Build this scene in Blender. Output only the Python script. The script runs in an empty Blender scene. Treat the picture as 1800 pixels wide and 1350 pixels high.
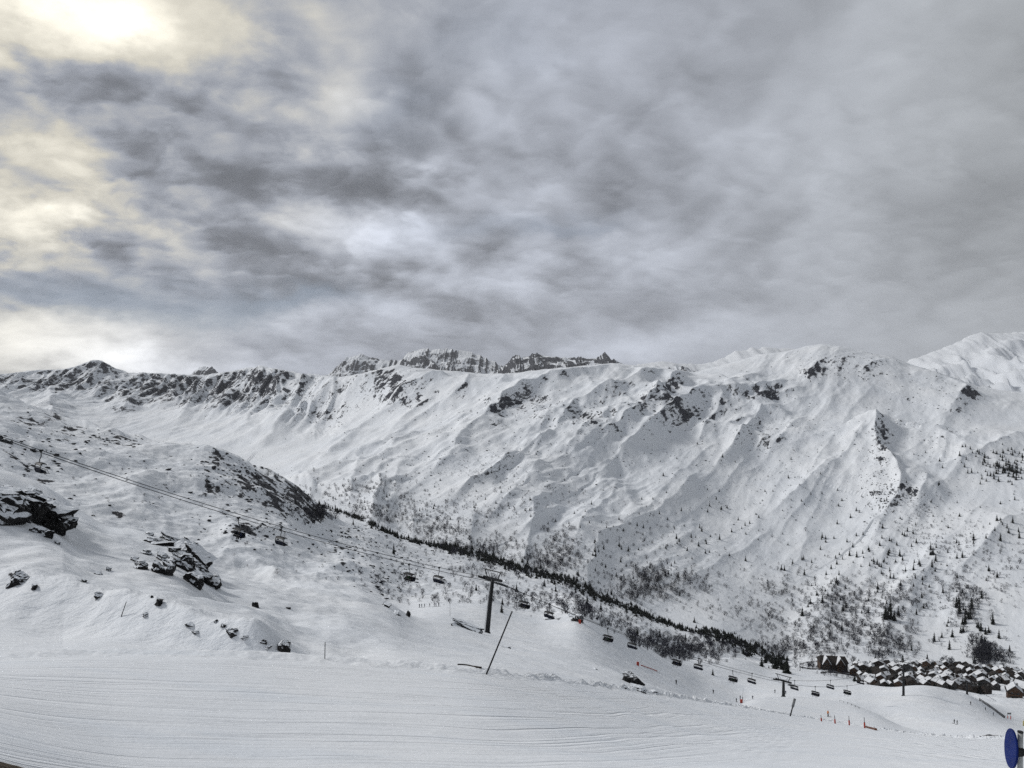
import bpy, bmesh, math, random
import numpy as np
from mathutils import Vector, Matrix

S = bpy.context.scene
COL = S.collection
rng = np.random.default_rng(7)
random.seed(7)

# ------------------------------------------------------------------ camera
F = 1386.0                       # focal length in photograph pixels (1800 wide)
CX, CY = 900.0, 675.0
cam_data = bpy.data.cameras.new('camera')
cam_data.sensor_width = 36.0
cam_data.lens = 36.0 * F / 1800.0
cam_data.clip_start = 0.1
cam_data.clip_end = 120000.0
camera = bpy.data.objects.new('camera', cam_data)
COL.objects.link(camera)
camera.location = (0, 0, 0)
camera.rotation_euler = (math.radians(90), 0, 0)
S.camera = camera

# ------------------------------------------------------------------ light, sky, exposure
SUN_AZ, SUN_EL = math.radians(-72), math.radians(37)      # azimuth from +Y towards +X
sun_dir = Vector((math.sin(SUN_AZ) * math.cos(SUN_EL), math.cos(SUN_AZ) * math.cos(SUN_EL), math.sin(SUN_EL)))
sun_data = bpy.data.lights.new('sun', 'SUN')
sun_data.energy = 2.0
sun_data.angle = math.radians(10)
sun_data.color = (1.0, 0.975, 0.94)
sun = bpy.data.objects.new('sun', sun_data)
COL.objects.link(sun)
sun.rotation_euler = sun_dir.to_track_quat('Z', 'Y').to_euler()
sun.location = (0, 0, 900)

S.view_settings.view_transform = 'Standard'
S.view_settings.look = 'None'
S.view_settings.gamma = 1.0
S.view_settings.exposure = 0.12
S.view_settings.use_curve_mapping = False
S.cycles.max_bounces = 6
S.cycles.diffuse_bounces = 2
S.cycles.glossy_bounces = 1
S.cycles.transmission_bounces = 2
S.cycles.transparent_max_bounces = 8
S.cycles.volume_bounces = 0
S.cycles.use_denoising = False
S.cycles.use_adaptive_sampling = True
S.cycles.adaptive_threshold = 0.02


class X:
    """a tiny expression builder for shader maths"""
    tree = None

    def __init__(s, sock):
        s.s = sock

    @staticmethod
    def m(op, *a, clamp=False):
        n = X.tree.nodes.new('ShaderNodeMath')
        n.operation = op
        n.use_clamp = clamp
        for i, v in enumerate(a):
            if isinstance(v, X):
                X.tree.links.new(v.s, n.inputs[i])
            else:
                n.inputs[i].default_value = float(v)
        return X(n.outputs[0])

    def __add__(s, o): return X.m('ADD', s, o)
    __radd__ = __add__
    def __sub__(s, o): return X.m('SUBTRACT', s, o)
    def __rsub__(s, o): return X.m('SUBTRACT', o, s)
    def __mul__(s, o): return X.m('MULTIPLY', s, o)
    __rmul__ = __mul__
    def __truediv__(s, o): return X.m('DIVIDE', s, o)
    def __rtruediv__(s, o): return X.m('DIVIDE', o, s)
    def __pow__(s, o): return X.m('POWER', s, o)


def node(tree, typ, **kw):
    n = tree.nodes.new(typ)
    for k, v in kw.items():
        setattr(n, k, v)
    return n


def put(tree, sock, v):
    if isinstance(v, X):
        tree.links.new(v.s, sock)
    elif hasattr(v, 'is_linked'):
        tree.links.new(v, sock)
    else:
        sock.default_value = v


def smooth(tree, v, lo, hi, a=0.0, b=1.0):
    n = node(tree, 'ShaderNodeMapRange', interpolation_type='SMOOTHSTEP')
    put(tree, n.inputs[0], v)
    n.inputs[1].default_value, n.inputs[2].default_value = lo, hi
    n.inputs[3].default_value, n.inputs[4].default_value = a, b
    return X(n.outputs[0])


def noise(tree, vec, scale, detail=4.0, rough=0.5, dist=0.0, out=0, dims='3D'):
    n = node(tree, 'ShaderNodeTexNoise', noise_dimensions=dims)
    if vec is not None:
        put(tree, n.inputs['Vector'], vec)
    n.inputs['Scale'].default_value = scale
    n.inputs['Detail'].default_value = detail
    n.inputs['Roughness'].default_value = rough
    n.inputs['Distortion'].default_value = dist
    return X(n.outputs[out])


def mixc(tree, fac, a, b, blend='MIX'):
    n = node(tree, 'ShaderNodeMix', data_type='RGBA', blend_type=blend)
    put(tree, n.inputs[0], fac)
    for i, v in ((6, a), (7, b)):
        if isinstance(v, (tuple, list)):
            n.inputs[i].default_value = (v[0], v[1], v[2], 1)
        else:
            put(tree, n.inputs[i], v)
    return X(n.outputs[2])


def combine(tree, x, y, z):
    n = node(tree, 'ShaderNodeCombineXYZ')
    for i, v in enumerate((x, y, z)):
        put(tree, n.inputs[i], v)
    return X(n.outputs[0])


def build_world():
    w = bpy.data.worlds.new('World')
    S.world = w
    w.use_nodes = True
    t = w.node_tree
    t.nodes.clear()
    X.tree = t
    tc = node(t, 'ShaderNodeTexCoord')
    sep = node(t, 'ShaderNodeSeparateXYZ')
    t.links.new(tc.outputs['Generated'], sep.inputs[0])
    dx, dy, dz = (X(sep.outputs[i]) for i in range(3))
    az = X.m('ARCTAN2', dx, dy)
    el = X.m('ARCSINE', dz)
    zz = X.m('MAXIMUM', dz, 0.0)
    # cloud deck seen from below: flattened towards the horizon; each layer is sampled twice, the second time
    # a step towards the sun, so that billows get a bright and a dull side
    k = 1.0 / (zz + 0.36)
    sx_, sy_ = math.sin(SUN_AZ), math.cos(SUN_AZ)

    def layer(ox, oy, oz, st, sc, det, rg, step):
        p = noise(t, combine(t, dx * k + ox, dy * k * st + oy, oz), sc, det, rg, 0.25)
        if not step:
            return p, None
        q = noise(t, combine(t, dx * k + (ox + sx_ * step), dy * k * st + (oy + sy_ * step), oz), sc, det - 2, rg, 0.25)
        return p, p - q
    n1, r1 = layer(0.0, 0.0, 0.0, 1.0, 2.3, 6, 0.48, 0.10)
    n2, r2 = layer(7.3, 2.1, 1.7, 1.15, 7.5, 6, 0.52, 0.03)

    # rounded billows: a fractal of cells, ragged by the finer noise
    def puffs(step):
        v_ = node(t, 'ShaderNodeTexVoronoi', voronoi_dimensions='2D', feature='SMOOTH_F1')
        v_.inputs['Scale'].default_value = 4.6
        v_.inputs['Detail'].default_value = 2.0
        v_.inputs['Roughness'].default_value = 0.5
        v_.inputs['Smoothness'].default_value = 0.55
        put(t, v_.inputs['Vector'], combine(t, dx * k + (n1 - 0.5) * 0.30 + (2.0 + sx_ * step), dy * k * 1.25 + (n2 - 0.5) * 0.32 + (9.0 + sy_ * step), 0.0))
        return X(v_.outputs['Distance'])
    b1 = puffs(0.0)
    b2 = puffs(0.05)
    n3, _ = layer(-3.1, 5.2, 4.7, 1.0, 0.6, 2, 0.5, 0)
    flat = combine(t, dx, dy, dz * 2.0)
    w1 = noise(t, flat, 7.0, 6, 0.60)
    w2 = noise(t, combine(t, dx + 3.7, dy - 1.2, dz * 2.0 + 5.0), 7.0, 6, 0.60)
    wa = az + (w1 - 0.5) * 0.30
    we = el + (w2 - 0.5) * 0.105

    wv = combine(t, wa, we, 0.0)

    def feat(total, px, py, sx, sy, amp):
        q = math.hypot(px - CX, F)
        a0, e0 = math.atan2(px - CX, F), math.atan2(CY - py, q)
        sa, se = sx / F * math.cos(a0) ** 2 * 1.15, sy / F * 1.15
        m = node(t, 'ShaderNodeVectorMath', operation='MULTIPLY_ADD')
        put(t, m.inputs[0], wv)
        m.inputs[1].default_value = (1 / sa, 1 / se, 0)
        m.inputs[2].default_value = (-a0 / sa, -e0 / se, 0)
        d = node(t, 'ShaderNodeVectorMath', operation='DOT_PRODUCT')
        t.links.new(m.outputs[0], d.inputs[0])
        t.links.new(m.outputs[0], d.inputs[1])
        g = X.m('POWER', math.exp(-0.5), X(d.outputs['Value']))
        return X.m('MULTIPLY_ADD', g, amp, total)

    # where the sun's side of the deck thins out, and where the deck is thick
    spec = [(140, 30, 85, 38, .80), (20, 40, 40, 60, .22), (40, 400, 75, 30, .60), (30, 290, 60, 45, .16), (350, 75, 55, 60, .22),
            (60, 588, 160, 24, .62), (230, 636, 150, 16, .68), (600, 205, 70, 40, .16), (600, 410, 120, 30, .30),
            (700, 395, 60, 25, .14), (760, 292, 60, 12, .18), (865, 490, 50, 20, .16), (500, 565, 200, 14, .22),
            (1270, 585, 90, 20, .15), (1100, 607, 60, 15, .16), (430, 250, 60, 40, .06), (1000, 440, 90, 14, .10),
            (1390, 250, 120, 50, .05), (950, 330, 90, 30, .05), (1120, 470, 90, 40, .06),
            (170, 115, 140, 42, -.22), (330, 160, 110, 40, -.12), (320, 335, 230, 28, -.10), (530, 352, 62, 28, -.18),
            (690, 318, 70, 22, -.12), (240, 285, 70, 22, -.10), (560, 262, 90, 28, -.10), (300, 430, 150, 22, -.05),
            (40, 637, 75, 12, -.26), (1000, 520, 150, 26, -.06), (1200, 550, 110, 18, -.06), (500, 130, 70, 70, -.04),
            (665, 415, 20, 14, -.18), (725, 440, 24, 18, -.16), (880, 460, 60, 10, -.10), (420, 520, 60, 14, -.06),
            (1130, 300, 80, 20, -.05), (1110, 350, 70, 20, -.05), 
            (120, 450, 120, 18, -.06), (770, 210, 40, 30, -.05), (760, 568, 50, 9, -.06)]
    n1s = smooth(t, n1, 0.36, 0.62)
    lum = (n1 - 0.5) * 0.20 + (n1s - 0.5) * 0.13 + (n2 - 0.5) * 0.13 + (n3 - 0.5) * 0.14 + r1 * 0.62 + r2 * 0.36
    low = smooth(t, el, 0.42, 0.20)
    lum = lum + ((b2 - b1) * 0.27 - (b1 - 0.34) * 0.10) * smooth(t, el, 0.50, 0.20, 0.30, 1.0)
    lum = lum * smooth(t, az, -0.6, 0.5, 1.2, 0.36)          # the deck is even towards the far side from the sun
    lum = lum * smooth(t, el, 0.0, 0.14, 0.40, 1.0) + 0.40 + smooth(t, az, -0.35, 0.45) * smooth(t, el, 0.22, 0.0) * 0.10
    for f in spec:
        lum = feat(lum, *f)
    lum = X.m('SMOOTH_MAX', lum, 0.15, 0.18)
    # thicker cloud away from the sun; warm light round the sun, cool away from it
    sd = X.m('MULTIPLY', dx, sun_dir.x) + dy * sun_dir.y + dz * sun_dir.z
    lum = lum * smooth(t, sd, -0.75, 0.12, 0.50, 1.0) * smooth(t, el, 0.48, 0.95, 1.0, 0.60)
    warm = smooth(t, sd, 0.44, 0.72)
    warm = warm * smooth(t, lum, 0.32, 0.62, 0.0, 1.0)
    tint = mixc(t, warm, (0.895, 0.955, 1.085), (1.05, 1.0, 0.86))
    grey = mixc(t, smooth(t, az, 0.1, 0.65), tint, (0.935, 0.985, 1.04))
    v = node(t, 'ShaderNodeVectorMath', operation='SCALE')
    put(t, v.inputs[0], grey)
    put(t, v.inputs['Scale'], lum)
    clouds = X(v.outputs[0])
    # clear gaps with the daylight sky behind
    sky = node(t, 'ShaderNodeTexSky', sky_type='NISHITA')
    sky.sun_disc = False
    sky.sun_elevation = SUN_EL
    sky.sun_rotation = SUN_AZ
    sky.altitude = 2200
    sky.air_density = 1.0
    sky.dust_density = 1.2
    sv = node(t, 'ShaderNodeVectorMath', operation='SCALE')
    t.links.new(sky.outputs[0], sv.inputs[0])
    sv.inputs['Scale'].default_value = 0.05
    gap = 0.0
    for f in [(120, 515, 190, 22, .62), (480, 535, 90, 12, .6), (880, 60, 70, 40, .16), (730, 195, 60, 30, .2),
              (300, 555, 120, 10, .3), (900, 395, 120, 12, .22), (1000, 408, 40, 8, .25)]:
        gap = feat(gap, *f)
    gap = X.m('MINIMUM', gap, 0.8)
    bluish = mixc(t, 0.72, X(sv.outputs[0]), (0.265, 0.315, 0.395))
    col = mixc(t, gap, clouds, bluish)
    bg = node(t, 'ShaderNodeBackground')
    put(t, bg.inputs[0], col)
    bg.inputs[1].default_value = 1.0
    out = node(t, 'ShaderNodeOutputWorld')
    t.links.new(bg.outputs[0], out.inputs[0])
    w.cycles.sampling_method = 'MANUAL'
    w.cycles.sample_map_resolution = 512


build_world()

# ------------------------------------------------------------------ naming helpers
def tag(o, label=None, cat=None, group=None, kind=None):
    if label: o['label'] = label
    if cat: o['category'] = cat
    if group: o['group'] = group
    if kind: o['kind'] = kind
    return o


def empty(name, loc=(0, 0, 0), rz=0.0, scale=1.0):
    o = bpy.data.objects.new(name, None)
    COL.objects.link(o)
    o.location = loc
    o.rotation_euler = (0, 0, rz)
    o.scale = (scale,) * 3
    o.empty_display_size = 0.3
    return o


def obj(name, me, parent=None, mat=None):
    if mat is not None and len(me.materials) == 0:
        me.materials.append(mat)
    o = bpy.data.objects.new(name, me)
    COL.objects.link(o)
    if parent is not None:
        o.parent = parent
    return o


def copy_tree(o, parent=None):
    c = o.copy()
    COL.objects.link(c)
    c.parent = parent
    for ch in o.children:
        copy_tree(ch, c)
    return c


class MB:
    """collects simple shapes into one mesh"""
    def __init__(s):
        s.v, s.f = [], []

    def add(s, vs, fs):
        b = len(s.v)
        s.v += [tuple(p) for p in vs]
        s.f += [tuple(i + b for i in f) for f in fs]
        return s

    def box(s, c, d, rot=None):
        vs = []
        for sx in (-.5, .5):
            for sy in (-.5, .5):
                for sz in (-.5, .5):
                    p = Vector((sx * d[0], sy * d[1], sz * d[2]))
                    if rot is not None:
                        p = rot @ p
                    vs.append(p + Vector(c))
        return s.add(vs, [(0, 1, 3, 2), (4, 6, 7, 5), (0, 4, 5, 1), (2, 3, 7, 6), (0, 2, 6, 4), (1, 5, 7, 3)])

    def tube(s, pts, r, n=6):
        pts = [Vector(p) for p in pts]
        rs = r if isinstance(r, (list, tuple)) else [r] * len(pts)
        rings = []
        for i, p in enumerate(pts):
            d = (pts[min(i + 1, len(pts) - 1)] - pts[max(i - 1, 0)]).normalized()
            a = d.orthogonal().normalized() if i == 0 else (prev - d * prev.dot(d)).normalized()
            prev = a
            b = d.cross(a)
            rings.append([p + (a * math.cos(2 * math.pi * k / n) + b * math.sin(2 * math.pi * k / n)) * rs[i] for k in range(n)])
        vs = [q for r_ in rings for q in r_]
        fs = []
        for i in range(len(pts) - 1):
            for k in range(n):
                k2 = (k + 1) % n
                fs.append((i * n + k, i * n + k2, (i + 1) * n + k2, (i + 1) * n + k))
        fs.append(tuple(range(n - 1, -1, -1)))
        fs.append(tuple(range((len(pts) - 1) * n, len(pts) * n)))
        return s.add(vs, fs)

    def sheet(s, rows):
        n = len(rows[0])
        vs = [p for r in rows for p in r]
        fs = [(i * n + k, i * n + k + 1, (i + 1) * n + k + 1, (i + 1) * n + k) for i in range(len(rows) - 1) for k in range(n - 1)]
        return s.add(vs, fs)

    def mesh(s, name, mat=None, smooth_=False):
        me = bpy.data.meshes.new(name)
        me.from_pydata(s.v, [], s.f)
        bm = bmesh.new()
        bm.from_mesh(me)
        bmesh.ops.recalc_face_normals(bm, faces=bm.faces)
        bm.to_mesh(me)
        bm.free()
        if mat is not None:
            me.materials.append(mat)
        if smooth_:
            me.polygons.foreach_set('use_smooth', [True] * len(me.polygons))
        me.update()
        return me

    def build(s, name, mat=None, parent=None, smooth_=False):
        return obj(name, s.mesh(name, mat, smooth_), parent)


# ------------------------------------------------------------------ materials
def new_mat(name):
    m = bpy.data.materials.new(name)
    m.use_nodes = True
    t = m.node_tree
    X.tree = t
    b = t.nodes['Principled BSDF']
    b.inputs['Specular IOR Level'].default_value = 0.2
    return m, t, b


def plain(name, col, rough=0.6, metal=0.0, var=0.25, scale=3.0, spec=0.3):
    m, t, b = new_mat(name)
    tc = node(t, 'ShaderNodeTexCoord')
    n = noise(t, tc.outputs['Object'], scale, 4, 0.6)
    f = smooth(t, n, 0.3, 0.7)
    lo = tuple(c * (1 - var) for c in col)
    hi = tuple(min(1, c * (1 + var)) for c in col)
    put(t, b.inputs['Base Color'], mixc(t, f, lo, hi))
    b.inputs['Roughness'].default_value = rough
    b.inputs['Metallic'].default_value = metal
    b.inputs['Specular IOR Level'].default_value = spec
    return m


SNOW = (0.82, 0.855, 0.90)


def snow_material(name, rock_scale, rock_col=(0.035, 0.036, 0.040), rock_col2=(0.09, 0.09, 0.10), bumps=(), track=False, thr=0.5, knoise=0.9, edge=0.05, streak=None):
    m, t, b = new_mat(name)
    geo = node(t, 'ShaderNodeNewGeometry')
    pos = geo.outputs['Position']
    at = node(t, 'ShaderNodeAttribute', attribute_name='rock')
    rock = X(at.outputs['Fac'])
    sp = node(t, 'ShaderNodeSeparateXYZ')
    t.links.new(pos, sp.inputs[0])
    pz = combine(t, X(sp.outputs[0]), X(sp.outputs[1]), X(sp.outputs[2]) * 2.2)
    if streak:
        ca_, sa_ = math.cos(math.radians(streak)), math.sin(math.radians(streak))
        px_, py_ = X(sp.outputs[0]), X(sp.outputs[1])
        pz = combine(t, px_ * ca_ - py_ * sa_, (px_ * sa_ + py_ * ca_) * 0.28, X(sp.outputs[2]) * 0.9)
    n = noise(t, pz, rock_scale, 6, 0.66, 0.3)
    fac = smooth(t, rock + (n - 0.5) * knoise, thr - edge, thr + edge)
    fac = fac * smooth(t, rock, 0.02, 0.08)
    big = noise(t, pos, rock_scale * 0.08, 3, 0.5)
    snow = mixc(t, smooth(t, big, 0.3, 0.7), tuple(c * 0.97 for c in SNOW), (0.84, 0.865, 0.895))
    rn = noise(t, pz, rock_scale * 3.1, 4, 0.6)
    rc = mixc(t, smooth(t, rn, 0.35, 0.7), rock_col, rock_col2)
    if track:
        ta = node(t, 'ShaderNodeAttribute', attribute_name='soil')
        soil = X(ta.outputs['Fac'])
        sn = noise(t, pos, 6.0, 4, 0.6)
        sc = mixc(t, smooth(t, sn, 0.35, 0.7), (0.035, 0.026, 0.018), (0.12, 0.09, 0.055))
        sf = smooth(t, soil + (sn - 0.5) * 0.5, 0.45, 0.6)
        ice = noise(t, combine(t, X(sp.outputs[0]) * 0.10, X(sp.outputs[1]) * 0.45, 0.0), 1.0, 5, 0.6)
        snow = mixc(t, smooth(t, ice, 0.50, 0.68) * 0.5, snow, (0.74, 0.79, 0.85))
        snow = mixc(t, sf, snow, sc)
    put(t, b.inputs['Base Color'], mixc(t, fac, snow, rc))
    b.inputs['Roughness'].default_value = 0.75
    b.inputs['Specular IOR Level'].default_value = 0.12
    h = None
    for (sx, sy, sz, amp, det, rgh) in bumps:
        vv = combine(t, X(sp.outputs[0]) * sx, X(sp.outputs[1]) * sy, X(sp.outputs[2]) * sz)
        e = noise(t, vv, 1.0, det, rgh, 0.3) * amp
        h = e if h is None else h + e
    if track:
        ua = node(t, 'ShaderNodeAttribute', attribute_name='tu')
        va = node(t, 'ShaderNodeAttribute', attribute_name='tv')
        u, v = X(ua.outputs['Fac']), X(va.outputs['Fac'])
        for (su, sv_, amp, lo, hi) in ((0.045, 1.5, 0.050, 0.56, 0.70), (0.09, 3.4, 0.040, 0.56, 0.70), (0.16, 7.5, 0.020, 0.5, 0.72), (0.35, 16.0, 0.008, 0.4, 0.7)):
            e = noise(t, combine(t, u * su, v * sv_ + u * 0.02, su), 1.0, 3, 0.55, 0.15)
            e = smooth(t, e, lo, hi) * -amp
            h = h + e
    h = h + rn * fac * (0.6 / rock_scale)
    bp = node(t, 'ShaderNodeBump')
    bp.inputs['Strength'].default_value = 1.0
    bp.inputs['Distance'].default_value = 1.0
    put(t, bp.inputs['Height'], h)
    t.links.new(bp.outputs[0], b.inputs['Normal'])
    return m


# ------------------------------------------------------------------ numeric noise
_P = rng.permutation(256)
_P = np.concatenate([_P, _P, _P])
_A = rng.uniform(0, 2 * np.pi, 256)
_GX, _GY = np.cos(_A), np.sin(_A)


def perlin(x, y, seed=0):
    x = x + seed * 37.13
    y = y + seed * 17.71
    xi, yi = np.floor(x).astype(np.int64), np.floor(y).astype(np.int64)
    xf, yf = x - xi, y - yi
    u = xf * xf * xf * (xf * (xf * 6 - 15) + 10)
    v = yf * yf * yf * (yf * (yf * 6 - 15) + 10)

    def g(ix, iy, fx, fy):
        h = _P[_P[ix & 255] + (iy & 255)]
        return _GX[h] * fx + _GY[h] * fy
    a, b = g(xi, yi, xf, yf), g(xi + 1, yi, xf - 1, yf)
    c, d = g(xi, yi + 1, xf, yf - 1), g(xi + 1, yi + 1, xf - 1, yf - 1)
    return (a + u * (b - a) + v * ((c + u * (d - c)) - (a + u * (b - a)))) * 1.5


def fbm(x, y, octv=4, seed=0, gain=0.5):
    r, a = 0, 1.0
    for o in range(octv):
        r = r + a * perlin(x * 2 ** o, y * 2 ** o, seed + o * 3)
        a *= gain
    return r


def ridged(x, y, octv=4, seed=0, gain=0.5):
    r, a, w = 0, 1.0, 1.0
    for o in range(octv):
        n = 1 - np.abs(perlin(x * 2 ** o, y * 2 ** o, seed + o * 5))
        n = n * n
        r = r + a * n * w
        w = np.clip(n * 1.3, 0, 1)
        a *= gain
    return r


def sstep(x, a, b):
    t = np.clip((x - a) / (b - a), 0, 1)
    return t * t * (3 - 2 * t)

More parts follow.
